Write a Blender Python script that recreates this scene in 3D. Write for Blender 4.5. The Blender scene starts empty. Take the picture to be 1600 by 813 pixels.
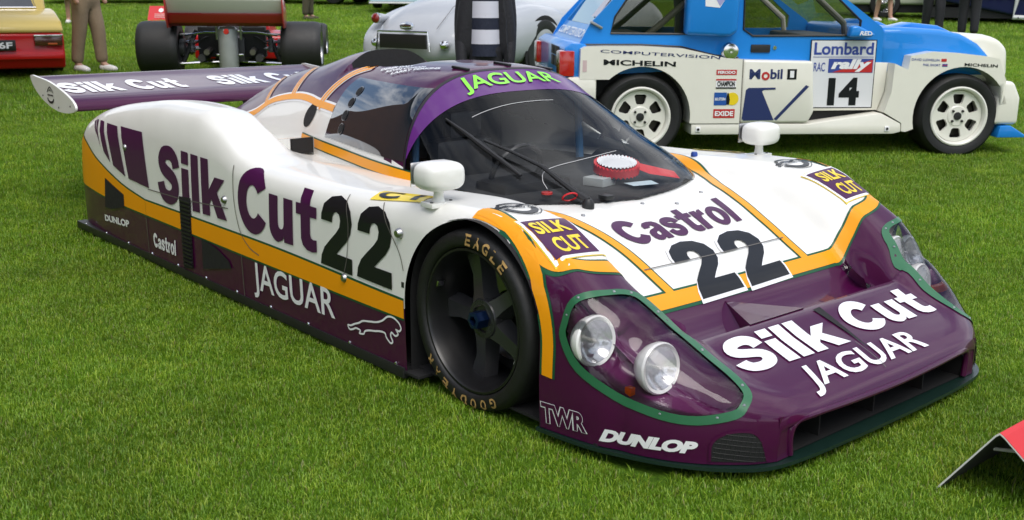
import bpy, bmesh, math, random
import numpy as np
from mathutils import Vector, Matrix, geometry
from mathutils.bvhtree import BVHTree
random.seed(7); np.random.seed(7)
scene = bpy.context.scene
COL = scene.collection

# ---------------------------------------------------------------- camera
CAM = dict(f=1683.58, pos=(2.778, -3.180, 1.432), yaw=math.radians(139.116), pitch=math.radians(14.102), roll=math.radians(-0.386))
def cam_basis():
    y, p, r = CAM['yaw'], CAM['pitch'], CAM['roll']
    f = np.array([math.cos(y)*math.cos(p), math.sin(y)*math.cos(p), -math.sin(p)])
    rt = np.array([math.sin(y), -math.cos(y), 0.0]); d = np.cross(f, rt)
    c, s = math.cos(r), math.sin(r)
    return c*rt + s*d, -s*rt + c*d, f
_r, _d, _f = cam_basis()
camd = bpy.data.cameras.new('camera'); cam = bpy.data.objects.new('camera', camd); COL.objects.link(cam)
camd.sensor_width = 36; camd.lens = CAM['f']/1600*36; camd.clip_end = 800; camd.clip_start = .05
m = Matrix.Identity(4)
for i in range(3):
    m[i][0] = _r[i]; m[i][1] = -_d[i]; m[i][2] = -_f[i]; m[i][3] = CAM['pos'][i]
cam.matrix_world = m
scene.camera = cam
camd.dof.use_dof = True; camd.dof.focus_distance = 4.3; camd.dof.aperture_fstop = 7.0

# ---------------------------------------------------------------- sky, sun, exposure
SUN_EL, SUN_AZ = math.radians(58), math.radians(-25)      # direction towards the sun, azimuth from +X to +Y
w = bpy.data.worlds.new('World'); scene.world = w; w.use_nodes = True
nt = w.node_tree; nt.nodes.clear()
N = nt.nodes.new; L = nt.links.new
sky = N('ShaderNodeTexSky'); sky.sky_type = 'NISHITA'; sky.sun_disc = False
sky.sun_elevation = SUN_EL; sky.sun_rotation = math.pi/2 - SUN_AZ
sky.dust_density = 2.0
geo = N('ShaderNodeTexCoord')
mp = N('ShaderNodeMapping'); mp.inputs['Scale'].default_value = (1, 1, 2.2)
no = N('ShaderNodeTexNoise'); no.inputs['Scale'].default_value = 2.6; no.inputs['Detail'].default_value = 9; no.inputs['Roughness'].default_value = .58
rp = N('ShaderNodeValToRGB'); rp.color_ramp.elements[0].position = .40; rp.color_ramp.elements[1].position = .60
mx = N('ShaderNodeMix'); mx.data_type = 'RGBA'
mx.inputs['B'].default_value = (8.2, 8.4, 8.8, 1)          # cloud radiance before the background strength
bg = N('ShaderNodeBackground'); bg.inputs['Strength'].default_value = .15
out = N('ShaderNodeOutputWorld')
L(geo.outputs['Generated'], mp.inputs['Vector']); L(mp.outputs[0], no.inputs['Vector']); L(no.outputs['Fac'], rp.inputs['Fac'])
L(rp.outputs['Color'], mx.inputs['Factor']); L(sky.outputs[0], mx.inputs['A']); L(mx.outputs['Result'], bg.inputs['Color']); L(bg.outputs[0], out.inputs[0])
sd = bpy.data.lights.new('sun', 'SUN'); sd.energy = 1.5; sd.angle = math.radians(32); sd.color = (1, .96, .9)
sun = bpy.data.objects.new('sun', sd); COL.objects.link(sun)
sdir = Vector((math.cos(SUN_EL)*math.cos(SUN_AZ), math.cos(SUN_EL)*math.sin(SUN_AZ), math.sin(SUN_EL)))
sun.rotation_euler = sdir.to_track_quat('Z', 'Y').to_euler()
sun.location = sdir*30
vs = scene.view_settings
vs.view_transform = 'Standard'; vs.look = 'None'; vs.gamma = 1; vs.use_curve_mapping = False; vs.exposure = 0.25
scene.cycles.max_bounces = 10; scene.cycles.transparent_max_bounces = 16; scene.cycles.use_denoising = True
scene.cycles.caustics_reflective = False; scene.cycles.caustics_refractive = False

# ---------------------------------------------------------------- helpers
MAT = {}
def srgb(r, g, b):
    f = lambda c: (c/255/12.92 if c/255 <= .04045 else ((c/255+.055)/1.055)**2.4)
    return (f(r), f(g), f(b), 1)
def mat(name, col, rough=.5, metal=0, coat=0, coatr=.03, spec=.5, noise=None, bump=None, trans=0, alpha=1, emit=None, ior=1.5):
    """noise=(scale, amount) varies the colour; bump=(scale, strength)"""
    if name in MAT: return MAT[name]
    mt = bpy.data.materials.new(name); mt.use_nodes = True; MAT[name] = mt
    nt = mt.node_tree; b = nt.nodes['Principled BSDF']
    col = tuple(col)[:3] + (1,)
    b.inputs['Base Color'].default_value = col; b.inputs['Roughness'].default_value = rough; b.inputs['Metallic'].default_value = metal
    b.inputs['Coat Weight'].default_value = coat; b.inputs['Coat Roughness'].default_value = coatr; b.inputs['Specular IOR Level'].default_value = spec
    b.inputs['Transmission Weight'].default_value = trans; b.inputs['Alpha'].default_value = alpha; b.inputs['IOR'].default_value = ior
    if emit:
        b.inputs['Emission Color'].default_value = tuple(emit[:3])+(1,); b.inputs['Emission Strength'].default_value = emit[3]
    tc = None
    def coords():
        nonlocal tc
        if tc is None: tc = nt.nodes.new('ShaderNodeTexCoord')
        return tc.outputs['Object']
    if noise:
        n = nt.nodes.new('ShaderNodeTexNoise'); n.inputs['Scale'].default_value = noise[0]; n.inputs['Detail'].default_value = 6
        nt.links.new(coords(), n.inputs['Vector'])
        mx = nt.nodes.new('ShaderNodeMix'); mx.data_type = 'RGBA'
        k = noise[1]
        mx.inputs['A'].default_value = tuple(c*(1-k) for c in col[:3])+(1,); mx.inputs['B'].default_value = tuple(min(1, c*(1+k)) for c in col[:3])+(1,)
        nt.links.new(n.outputs['Fac'], mx.inputs['Factor']); nt.links.new(mx.outputs['Result'], b.inputs['Base Color'])
        mr = nt.nodes.new('ShaderNodeMapRange'); mr.inputs['To Min'].default_value = rough*.8; mr.inputs['To Max'].default_value = min(1, rough*1.25)
        nt.links.new(n.outputs['Fac'], mr.inputs['Value']); nt.links.new(mr.outputs[0], b.inputs['Roughness'])
    if bump:
        n2 = nt.nodes.new('ShaderNodeTexNoise'); n2.inputs['Scale'].default_value = bump[0]; n2.inputs['Detail'].default_value = 4
        nt.links.new(coords(), n2.inputs['Vector'])
        bp = nt.nodes.new('ShaderNodeBump'); bp.inputs['Strength'].default_value = bump[1]; bp.inputs['Distance'].default_value = .01
        nt.links.new(n2.outputs['Fac'], bp.inputs['Height']); nt.links.new(bp.outputs[0], b.inputs['Normal'])
    return mt
def paint(name, col, coat=.55, **k): return mat(name, col, rough=.38, coat=coat, coatr=.015, spec=.18, noise=(9, .04), **k)

WHITE = paint('paint_white', (.80, .795, .76)); PURPLE = paint('paint_purple', (.054, .0018, .036))
ORANGE = paint('vinyl_orange', (.86, .33, .006), coat=.22); GREEN = paint('vinyl_green', (.008, .085, .035), coat=.22)
VPURPLE = paint('vinyl_purple', (.06, .006, .058), coat=.22); VWHITE = paint('vinyl_white', (.84, .84, .86)); VBLACK = paint('vinyl_black', (.008, .009, .012), coat=.22)
BLACK = mat('black_plastic', (.012, .012, .013), .45, noise=(30, .3)); CARBON = mat('matt_black', (.008, .008, .009), .75, noise=(40, .4))
RUBBER = mat('rubber', (.007, .007, .0075), .55, noise=(25, .35), bump=(60, .15)); RIMBLK = mat('rim_black', (.022, .022, .024), .27, noise=(20, .2))
CHROME = mat('chrome', (.75, .75, .76), .12, metal=1); STEEL = mat('steel', (.42, .42, .43), .32, metal=1, noise=(18, .2))

def empty(name, label=None, cat=None, group=None, loc=(0, 0, 0), rotz=0, kind=None):
    o = bpy.data.objects.new(name, None); COL.objects.link(o); o.location = loc; o.rotation_euler = (0, 0, rotz)
    o.empty_display_size = .1
    tag(o, label, cat, group, kind); return o
def tag(o, label=None, cat=None, group=None, kind=None):
    if label: o['label'] = label
    if cat: o['category'] = cat
    if group: o['group'] = group
    if kind: o['kind'] = kind
    return o
def finish(me, smooth=True, angle=35):
    if smooth:
        me.polygons.foreach_set('use_smooth', np.ones(len(me.polygons), bool))
        if angle is not None:
            try: me.set_sharp_from_angle(angle=math.radians(angle))
            except Exception: pass
def obj(name, verts, faces, material, parent=None, smooth=True, angle=35, mats=None, fm=None):
    me = bpy.data.meshes.new(name); me.from_pydata([tuple(map(float, v)) for v in verts], [], faces); me.validate()
    for k in (mats or [material]): me.materials.append(k)
    if fm is not None: me.polygons.foreach_set('material_index', np.asarray(fm, np.int32))
    finish(me, smooth, angle); me.update()
    o = bpy.data.objects.new(name, me); COL.objects.link(o)
    if parent: o.parent = parent
    return o
def obm(name, bm, material, parent=None, smooth=True, angle=35, mats=None):
    me = bpy.data.meshes.new(name); bm.normal_update(); bm.to_mesh(me); bm.free()
    for k in (mats or [material]): me.materials.append(k)
    finish(me, smooth, angle); me.update()
    o = bpy.data.objects.new(name, me); COL.objects.link(o)
    if parent: o.parent = parent
    return o
def grid_faces(nu, nv, wrap_v=False, flip=False, off=0):
    F = []
    for i in range(nu-1):
        for j in range(nv if wrap_v else nv-1):
            a, b = off+i*nv+j, off+i*nv+(j+1) % nv; c, d = b+nv, a+nv
            F.append((a, d, c, b) if flip else (a, b, c, d))
    return F
def box(bm, x0, x1, y0, y1, z0, z1, mi=0, bev=0):
    vs = [bm.verts.new(p) for p in ((x0,y0,z0),(x1,y0,z0),(x1,y1,z0),(x0,y1,z0),(x0,y0,z1),(x1,y0,z1),(x1,y1,z1),(x0,y1,z1))]
    fs = []
    for q in ((3,2,1,0),(4,5,6,7),(0,1,5,4),(1,2,6,5),(2,3,7,6),(3,0,4,7)):
        f = bm.faces.new([vs[i] for i in q]); f.material_index = mi; fs.append(f)
    if bev:
        es = list({e for f in fs for e in f.edges}); bmesh.ops.bevel(bm, geom=es, offset=bev, segments=2, affect='EDGES', profile=.6)
    return vs
def boxobj(name, lo, hi, material, parent=None, bev=0.0, rot=None, loc=None):
    bm = bmesh.new(); box(bm, lo[0], hi[0], lo[1], hi[1], lo[2], hi[2], bev=bev)
    o = obm(name, bm, material, parent)
    if loc: o.location = loc
    if rot: o.rotation_euler = rot
    return o
def tube_geo(pts, rad, n=10, closed=False, flat=1.0):
    P = [Vector(p) for p in pts]; m = len(P); V = []; rads = rad if hasattr(rad, '__len__') else [rad]*m
    up = None
    for i in range(m):
        a = P[(i-1) % m] if (closed or i > 0) else P[i]; b = P[(i+1) % m] if (closed or i < m-1) else P[i]
        t = (b-a).normalized()
        if up is None: up = Vector((0, 0, 1)) if abs(t.z) < .9 else Vector((1, 0, 0))
        s = t.cross(up).normalized(); u = s.cross(t).normalized(); up = u
        for k in range(n):
            q = 2*math.pi*k/n; V.append(P[i] + (s*math.cos(q) + u*math.sin(q)*flat)*rads[i])
    F = []
    for i in range(m if closed else m-1):
        for k in range(n):
            a = i*n+k; b = i*n+(k+1) % n; c = ((i+1) % m)*n+(k+1) % n; d = ((i+1) % m)*n+k
            F.append((a, b, c, d))
    if not closed: F += [tuple(range(n-1, -1, -1)), tuple((m-1)*n+k for k in range(n))]
    return V, F
def tube(name, pts, rad, material, parent=None, n=10, closed=False, flat=1.0):
    V, F = tube_geo(pts, rad, n, closed, flat); return obj(name, V, F, material, parent)
def lathe_geo(prof, n=48, axis='y', c=(0, 0, 0), arc=(0, 2*math.pi)):
    """prof: list of (radius, axial). Revolve about axis through c."""
    V = []; full = abs(arc[1]-arc[0]-2*math.pi) < 1e-6; k = n if full else n+1
    for r, a in prof:
        for j in range(k):
            t = arc[0]+(arc[1]-arc[0])*j/n; u, v = r*math.cos(t), r*math.sin(t)
            V.append({'y': (c[0]+u, c[1]+a, c[2]+v), 'z': (c[0]+u, c[1]+v, c[2]+a), 'x': (c[0]+a, c[1]+u, c[2]+v)}[axis])
    return V, grid_faces(len(prof), k, wrap_v=full)
def lathe(name, prof, material, parent=None, n=48, axis='y', c=(0, 0, 0), arc=(0, 2*math.pi), angle=35):
    V, F = lathe_geo(prof, n, axis, c, arc); return obj(name, V, F, material, parent, angle=angle)
def pchip(xs, ys, q):
    xs = np.asarray(xs, float); ys = np.asarray(ys, float); q = np.asarray(q, float)
    h = np.diff(xs); d = np.diff(ys)/h; n = len(xs); m = np.zeros(n)
    for i in range(1, n-1):
        if d[i-1]*d[i] > 0:
            w1, w2 = 2*h[i]+h[i-1], h[i]+2*h[i-1]; m[i] = (w1+w2)/(w1/d[i-1]+w2/d[i])
    m[0] = d[0]; m[-1] = d[-1]
    k = np.clip(np.searchsorted(xs, q)-1, 0, n-2); t = (q-xs[k])/h[k]; t = np.clip(t, 0, 1)
    return (2*t**3-3*t**2+1)*ys[k]+(t**3-2*t**2+t)*h[k]*m[k]+(-2*t**3+3*t**2)*ys[k+1]+(t**3-t**2)*h[k]*m[k+1]
def world_bvh(objs):
    V = []; F = []
    for o in objs:
        n0 = len(V); V += [o.matrix_basis @ v.co for v in o.data.vertices]; F += [tuple(n0+i for i in p.vertices) for p in o.data.polygons]
    return BVHTree.FromPolygons(V, F)

# ---- flat prints: 2D outlines and letters laid on surfaces
def poly_mesh2d(polys):
    """polys: list of closed outlines (even-odd). Returns verts2d, tris."""
    cu = bpy.data.curves.new('tmp', 'CURVE'); cu.dimensions = '2D'; cu.fill_mode = 'BOTH'
    for p in polys:
        s = cu.splines.new('POLY'); s.points.add(len(p)-1)
        for i, q in enumerate(p): s.points[i].co = (q[0], q[1], 0, 1)
        s.use_cyclic_u = True
    return _curve_to_2d(cu)
def _curve_to_2d(cu):
    o = bpy.data.objects.new('tmp', cu); COL.objects.link(o)
    dg = bpy.context.evaluated_depsgraph_get(); me = o.evaluated_get(dg).to_mesh()
    V = [(v.co.x, v.co.y) for v in me.vertices]; F = [tuple(p.vertices) for p in me.polygons]
    o.evaluated_get(dg).to_mesh_clear(); bpy.data.objects.remove(o); bpy.data.curves.remove(cu)
    return V, F
def text_mesh2d(txt, bold=0.0, spacing=1.0, shear=0.0, res=4):
    cu = bpy.data.curves.new('tmp', 'FONT'); cu.body = txt; cu.size = 1; cu.offset = bold; cu.space_character = spacing; cu.shear = shear
    cu.resolution_u = res; cu.fill_mode = 'BOTH'
    V, F = _curve_to_2d(cu); return V, F
def fit2d(V, wd, ht, cx=0, cy=0, left=None):
    A = np.array(V); lo, hi = A.min(0), A.max(0)
    A = (A-(lo+hi)/2)/(hi-lo)*[wd, ht]+[cx, cy]
    return [tuple(p) for p in A]
def cut2d(V, F, step):
    """split a flat mesh along a square grid so that it can follow a curved surface"""
    bm = bmesh.new(); vs = [bm.verts.new((x, y, 0)) for x, y in V]
    for f in F:
        try: bm.faces.new([vs[i] for i in f])
        except ValueError: pass
    A = np.array(V); lo, hi = A.min(0), A.max(0)
    for ax in (0, 1):
        q = math.floor(lo[ax]/step)*step+step
        while q < hi[ax]:
            n = [0, 0, 0]; n[ax] = 1; c = [0, 0, 0]; c[ax] = q
            bmesh.ops.bisect_plane(bm, geom=bm.verts[:]+bm.edges[:]+bm.faces[:], plane_co=c, plane_no=n, dist=1e-6); q += step
    bm.verts.index_update()
    r = [(v.co.x, v.co.y) for v in bm.verts], [tuple(v.index for v in f.verts) for f in bm.faces]
    bm.free(); return r
def wrap(name, V2, F2, mapf, bvh, direction, material, parent, lift=.002, step=.05, maxd=6):
    """mapf(u,v)->ray start; prints are cast along `direction` on the surface and sit `lift` above it"""
    if step: V2, F2 = cut2d(V2, F2, step)
    d = Vector(direction).normalized(); out = []; ok = []
    for (u, v) in V2:
        s = Vector(mapf(u, v)); h, nrm, _, _ = bvh.ray_cast(s, d, maxd)
        if h is None: out.append(s); ok.append(False); continue
        if nrm.dot(d) > 0: nrm = -nrm
        out.append(h + nrm*lift); ok.append(True)
    F = [f for f in F2 if all(ok[i] for i in f)]
    used = sorted({i for f in F for i in f}); ix = {k: i for i, k in enumerate(used)}
    if not used: print('EMPTY DECAL', name); return None
    o = obj(name, [out[i] for i in used], [tuple(ix[i] for i in f) for f in F], material, parent)
    # faces must look outwards
    me = o.data
    if me.polygons and sum(p.normal.dot(d)*p.area for p in me.polygons) > 0: me.flip_normals()
    return o
def offset_band(path, half, closed=False):
    """ribbon outline around a 2D polyline (mitred)"""
    P = [np.array(p, float) for p in path]; n = len(P); Lr = []; Rr = []
    for i in range(n):
        a = P[i-1] if (i > 0 or closed) else None; b = P[(i+1) % n] if (i < n-1 or closed) else None
        d1 = (P[i]-a)/np.linalg.norm(P[i]-a) if a is not None else None
        d2 = (b-P[i])/np.linalg.norm(b-P[i]) if b is not None else None
        if d1 is None: d1 = d2
        if d2 is None: d2 = d1
        n1 = np.array([-d1[1], d1[0]]); n2 = np.array([-d2[1], d2[0]]); mm = n1+n2; mm /= np.linalg.norm(mm); k = half/max(.4, mm.dot(n1))
        Lr.append(tuple(P[i]+mm*k)); Rr.append(tuple(P[i]-mm*k))
    return Lr, Rr
def ribbon2d(path, half):
    Lr, Rr = offset_band(path, half); n = len(Lr)
    return Lr+Rr, [(i, n+i, n+i+1, i+1) for i in range(n-1)]
def smooth_path(pts, k=8, closed=False):
    P = [np.array(p, float) for p in pts]; n = len(P); out = []
    for i in range(n if closed else n-1):
        p1, p2 = P[i], P[(i+1) % n]
        p0 = P[i-1] if (i > 0 or closed) else 2*p1-p2; p3 = P[(i+2) % n] if (i+2 < n or closed) else 2*p2-p1
        for j in range(k):
            t = j/k; out.append(.5*((2*p1)+(-p0+p2)*t+(2*p0-5*p1+4*p2-p3)*t*t+(-p0+3*p1-3*p2+p3)*t**3))
    if not closed: out.append(P[-1])
    return [tuple(p) for p in out]
# ---------------------------------------------------------------- ground
gm = bpy.data.materials.new('lawn'); gm.use_nodes = True
_n = gm.node_tree; _b = _n.nodes['Principled BSDF']; _b.inputs['Roughness'].default_value = .85; _b.inputs['Specular IOR Level'].default_value = .15
_tc = _n.nodes.new('ShaderNodeTexCoord')
def _nz(s, d=6, r=.6):
    q = _n.nodes.new('ShaderNodeTexNoise'); q.inputs['Scale'].default_value = s; q.inputs['Detail'].default_value = d; q.inputs['Roughness'].default_value = r
    _n.links.new(_tc.outputs['Object'], q.inputs['Vector']); return q
_a = _nz(.6); _c = _nz(28, 8, .75)
_r1 = _n.nodes.new('ShaderNodeValToRGB'); _r1.color_ramp.elements[0].color = (.045, .105, .006, 1); _r1.color_ramp.elements[1].color = (.12, .24, .016, 1)
_r1.color_ramp.elements[0].position = .36; _r1.color_ramp.elements[1].position = .66
_n.links.new(_c.outputs['Fac'], _r1.inputs['Fac'])
_m = _n.nodes.new('ShaderNodeMix'); _m.data_type = 'RGBA'; _m.blend_type = 'MULTIPLY'; _m.inputs['Factor'].default_value = .5
_r2 = _n.nodes.new('ShaderNodeValToRGB'); _r2.color_ramp.elements[0].position = .3; _r2.color_ramp.elements[1].position = .7
_r2.color_ramp.elements[0].color = (.72, .72, .6, 1); _r2.color_ramp.elements[1].color = (1.1, 1.1, 1, 1)
_n.links.new(_a.outputs['Fac'], _r2.inputs['Fac']); _n.links.new(_r1.outputs[0], _m.inputs['A']); _n.links.new(_r2.outputs[0], _m.inputs['B'])
_n.links.new(_m.outputs['Result'], _b.inputs['Base Color'])
_bp = _n.nodes.new('ShaderNodeBump'); _bp.inputs['Strength'].default_value = .8; _bp.inputs['Distance'].default_value = .03
_n.links.new(_c.outputs['Fac'], _bp.inputs['Height']); _n.links.new(_bp.outputs[0], _b.inputs['Normal'])
def zg(x, y):
    """height of the lawn: level under the racing car, rising gently behind it"""
    dx = max(-4.0-x, 0, x-1.2); dy = max(-1.1-y, 0, y-1.1); d = math.hypot(dx, dy); b = min(1, d/2.0); b = b*b*(3-2*b)
    return b*min(2.2, max(0, .066-.0287*x+.0228*y))
_ax = [-400, -200, -120]+list(np.arange(-80, -14, 3.0))+list(np.arange(-14, 8, .25))+[9, 12, 18, 40, 120, 400]
_ay = [-400, -120, -40, -18, -10]+list(np.arange(-6, 9, .25))+list(np.arange(9, 80, 3.0))+[120, 200, 400]
_nx, _ny = len(_ax), len(_ay)
g = obj('ground', [(x, y, zg(x, y)) for x in _ax for y in _ay], grid_faces(_nx, _ny, flip=True), gm, angle=None)
tag(g, kind='structure')
# ---------------------------------------------------------------- racing prototype: body shell
race = empty('race_car', 'low white and purple endurance racing car numbered 22 with orange stripes', 'racing car')
# x: zc, zh,wh, wm,zm, wc1,zc1, wc2,zc2, wsh,zsh, wout,zso, wbot,zbot
ST = [
(1.058,.172,.172,.20,.25,.172,.30,.172,.36,.172,.42,.171,.45,.170,.45,.168),
(1.048,.190,.190,.25,.30,.190,.36,.190,.42,.190,.48,.188,.51,.180,.51,.165),
(1.034,.205,.205,.30,.37,.205,.44,.205,.50,.205,.565,.198,.590,.180,.595,.150),
(1.030,.207,.207,.31,.38,.207,.45,.207,.51,.207,.575,.199,.600,.180,.605,.055),
(1.00,.228,.228,.40,.46,.229,.52,.230,.58,.228,.64,.214,.663,.185,.670,.055),
(.95,.252,.252,.50,.55,.253,.60,.256,.65,.253,.703,.233,.728,.195,.736,.055),
(.90,.272,.272,.55,.595,.275,.64,.280,.70,.277,.757,.247,.778,.20,.788,.055),
(.80,.306,.306,.57,.612,.316,.66,.328,.765,.336,.838,.285,.852,.215,.858,.055),
(.692,.345,.345,.57,.62,.366,.68,.390,.80,.400,.875,.345,.897,.245,.902,.055),
(.686,.285,.288,.57,.602,.345,.68,.392,.80,.402,.876,.348,.898,.247,.903,.055),
(.60,.288,.292,.57,.632,.400,.70,.458,.845,.474,.915,.415,.931,.292,.936,.055),
(.50,.325,.33,.57,.645,.440,.72,.522,.875,.538,.940,.490,.954,.372,.956,.055),
(.42,.40,.405,.57,.655,.485,.725,.572,.872,.584,.938,.522,.963,.42,.967,.055),
(.34,.445,.45,.57,.64,.545,.705,.612,.89,.618,.95,.56,.973,.47,.975,.055),
(.20,.515,.525,.57,.64,.61,.71,.672,.905,.682,.96,.628,.984,.54,.985,.055),
(.05,.575,.585,.58,.65,.65,.72,.70,.91,.708,.967,.658,.990,.58,.99,.055),
(-.10,.612,.622,.58,.65,.675,.72,.706,.91,.706,.97,.665,.993,.59,.993,.055),
(-.33,.63,.64,.58,.66,.68,.73,.698,.91,.697,.975,.66,.997,.59,.997,.055),
(-.60,.63,.64,.60,.67,.678,.75,.682,.91,.68,.977,.645,1.0,.58,1.0,.055),
(-1.0,.63,.64,.55,.62,.668,.75,.672,.91,.67,.977,.64,1.0,.58,1.0,.055),
(-1.4,.63,.64,.50,.60,.66,.74,.672,.91,.672,.977,.645,1.0,.58,1.0,.055),
(-1.6,.63,.64,.50,.62,.655,.74,.69,.90,.708,.972,.68,1.0,.60,1.0,.055),
(-1.85,.63,.64,.47,.62,.68,.73,.785,.88,.81,.962,.775,.998,.66,1.0,.055),
(-2.1,.63,.64,.45,.58,.71,.70,.845,.87,.872,.957,.825,.997,.68,1.0,.055),
(-2.5,.62,.63,.42,.55,.745,.67,.852,.86,.870,.952,.825,.995,.68,1.0,.055),
(-2.9,.60,.61,.42,.55,.71,.67,.815,.86,.833,.95,.79,.993,.66,.998,.055),
(-3.3,.58,.59,.42,.55,.66,.67,.755,.85,.775,.94,.735,.985,.62,.99,.055),
(-3.55,.56,.57,.42,.55,.62,.66,.705,.83,.722,.925,.68,.968,.58,.975,.055),
(-3.70,.54,.55,.42,.54,.585,.65,.655,.80,.668,.90,.63,.945,.54,.955,.055),
(-3.76,.52,.53,.42,.53,.55,.63,.60,.78,.61,.87,.575,.915,.50,.93,.055)]
ST = sorted(ST, key=lambda r: r[0]); SX = [r[0] for r in ST]
def sect_ctrl(x):
    g_ = lambda c: pchip(SX, [r[c] for r in ST], x)
    zc, zh, wh, wm, zm, w1, z1, w2, z2, ws, zs_, wo, zo, wb, zb = [g_(i) for i in range(1, 16)]
    O = np.zeros_like(x)
    W_ = np.stack([O, wh*.5, wh, wm, w1, w2, ws, wo, wo*.35+wb*.65+.006, wb], 1)
    Z_ = np.stack([zc, zc*.6+zh*.4, zh, zm, z1, z2, zs_, zo, zo*.45+zb*.55, zb], 1)
    return W_, Z_
def half_section(x, nseg):
    W_, Z_ = sect_ctrl(np.array([x])); W_ = W_[0]; Z_ = Z_[0]
    s = np.r_[0, np.cumsum(np.hypot(np.diff(W_), np.diff(Z_))+1e-6)]
    q = np.concatenate([np.linspace(s[i], s[i+1], nseg[i], endpoint=False) for i in range(9)]+[[s[-1]]])
    return pchip(s, W_, q), pchip(s, Z_, q)
NSEG = [5, 5, 8, 8, 10, 8, 8, 14, 14]
xs_ = np.unique(np.round(np.r_[np.linspace(-3.76, 1.03, 300), np.linspace(.62, .75, 20), np.linspace(1.03, 1.058, 8), SX], 4))
xs_ = np.array([x for i, x in enumerate(xs_) if i == 0 or x-xs_[i-1] > .0018])
half = [half_section(x, NSEG) for x in xs_]
HW = np.array([h[0] for h in half]); HZ = np.array([h[1] for h in half]); NXS, NH = HW.shape
BFLIP = False
verts = []
for i in range(NXS):
    for j in range(NH-1, 0, -1): verts.append([xs_[i], HW[i, j], HZ[i, j]])
    for j in range(NH): verts.append([xs_[i], -HW[i, j], HZ[i, j]])
verts = np.array(verts); NC = 2*NH-1
faces = grid_faces(NXS, NC, flip=BFLIP)
# wheel arch openings (front), cut on both sides and snapped to a clean curve
ARC = (.018, .325, .352)
def in_arch(x, z): return (math.hypot(x-ARC[0], z-ARC[1]) < ARC[2]) if z > ARC[1] else abs(x-ARC[0]) < ARC[2]
fc = [verts[list(f)].mean(0) for f in faces]
keep = [not (abs(c[1]) > .80 and c[2] < .70 and in_arch(c[0], c[2])) for c in fc]
kept = [f for f, k in zip(faces, keep) if k]
cutv = {i for f, k in zip(faces, keep) if not k for i in f} & {i for f in kept for i in f}
for i in cutv:
    x, y, z = verts[i]
    if z > ARC[1]:
        d = math.hypot(x-ARC[0], z-ARC[1]); verts[i][0] = ARC[0]+(x-ARC[0])*ARC[2]/d; verts[i][2] = ARC[1]+(z-ARC[1])*ARC[2]/d
    else: verts[i][0] = ARC[0]+math.copysign(ARC[2], x-ARC[0])
faces = kept
# canopy outline (half width at deck level) and crown height
CX  = [-3.60, -3.3, -3.07, -2.77, -2.5, -2.2, -1.9, -1.5, -1.2, -1.0, -.87, -.7, -.53, -.42, -.32, -.24, -.18, -.135, -.11]
CA  = [.17, .215, .25, .30, .345, .40, .455, .545, .61, .645, .662, .674, .672, .655, .61, .54, .42, .25, .0]
CH  = [.655, .76, .85, .95, 1.01, 1.05, 1.085, 1.10, 1.105, 1.095, 1.03, .93, .835, .785, .737, .70, .672, .645, .622]
ZB = .57
def can_a(x): return pchip(CX, CA, x)
def can_h(x): return pchip(CX, CH, x)
# stripe on the flank: heights of the lower edge of the white
def stripe_z(x): return pchip([-3.76, -3.5, -3.2, -2.67, -1.47, -.34, .1], [.30, .30, .31, .311, .305, .292, .29], x)
def is_purple(x, w_, z):
    if x > .445 or (w_ > .83 and x > .43-(w_-.83)*.5): return True
    if x > -.34: return (x > .20 and w_ > .938 and z < .63) or (x > .29 and w_ > .918) or (x > .345 and w_ > .90) or (w_ > .93 and z < .50 and x > .1) or z < .28
    return w_ > .9 and z < stripe_z(np.array([x]))[0]
fmat = []
for f in faces:
    c = verts[list(f)].mean(0); x, w_, z = c[0], abs(c[1]), c[2]
    if -3.5 < x < -.16 and x < -.2 and w_ < float(can_a(x))-.075 and z < .72: fmat.append(2)
    else: fmat.append(1 if is_purple(x, w_, z) else 0)
body = obj('body_shell', verts, faces, None, race, angle=40, mats=[WHITE, PURPLE, CARBON], fm=fmat)
# tail panel
tv = [(xs_[0], y, z) for y, z in [(HW[0, j], HZ[0, j]) for j in range(NH-1, -1, -1)]+[(-HW[0, j], HZ[0, j]) for j in range(1, NH)]]
obj('tail_panel', tv, [tuple(range(len(tv)))], CARBON, race, smooth=False)
BODY = world_bvh([body])
# ---------------------------------------------------------------- canopy: windscreen, roof and engine cover
def can_n(x): return pchip([-3.6, -2.4, -1.4, -.8, -.1], [2.2, 2.4, 2.9, 3.0, 2.8], x)
def can_pt(x, th):
    a = float(can_a(x)); h = float(can_h(x)); n = float(can_n(x)); s, c = math.sin(th), max(0, math.cos(th))
    return (x, a*math.copysign(abs(s)**(2/n), s), ZB+(h-ZB)*c**(2/2.05))
def seam_x(th): return -.745-.215*max(0, math.cos(th))**.8
SCOOP = (-1.63, .0, .28, .225, .15)
def scoop_dip(x, y):
    r = math.hypot((x-SCOOP[0])/SCOOP[2], (y-SCOOP[1])/SCOOP[3]); return r
NT = 97; ths = [math.radians(-90+180*j/(NT-1)) for j in range(NT)]
NXR = 150; V = []
for i in range(NXR):
    for t in ths: V.append(can_pt(-3.58+(seam_x(t)+3.58)*i/(NXR-1), t))
F = grid_faces(NXR, NT, flip=True)
fm = []
for f in F:
    c = np.mean([V[k] for k in f], 0); fm.append(c)
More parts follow.
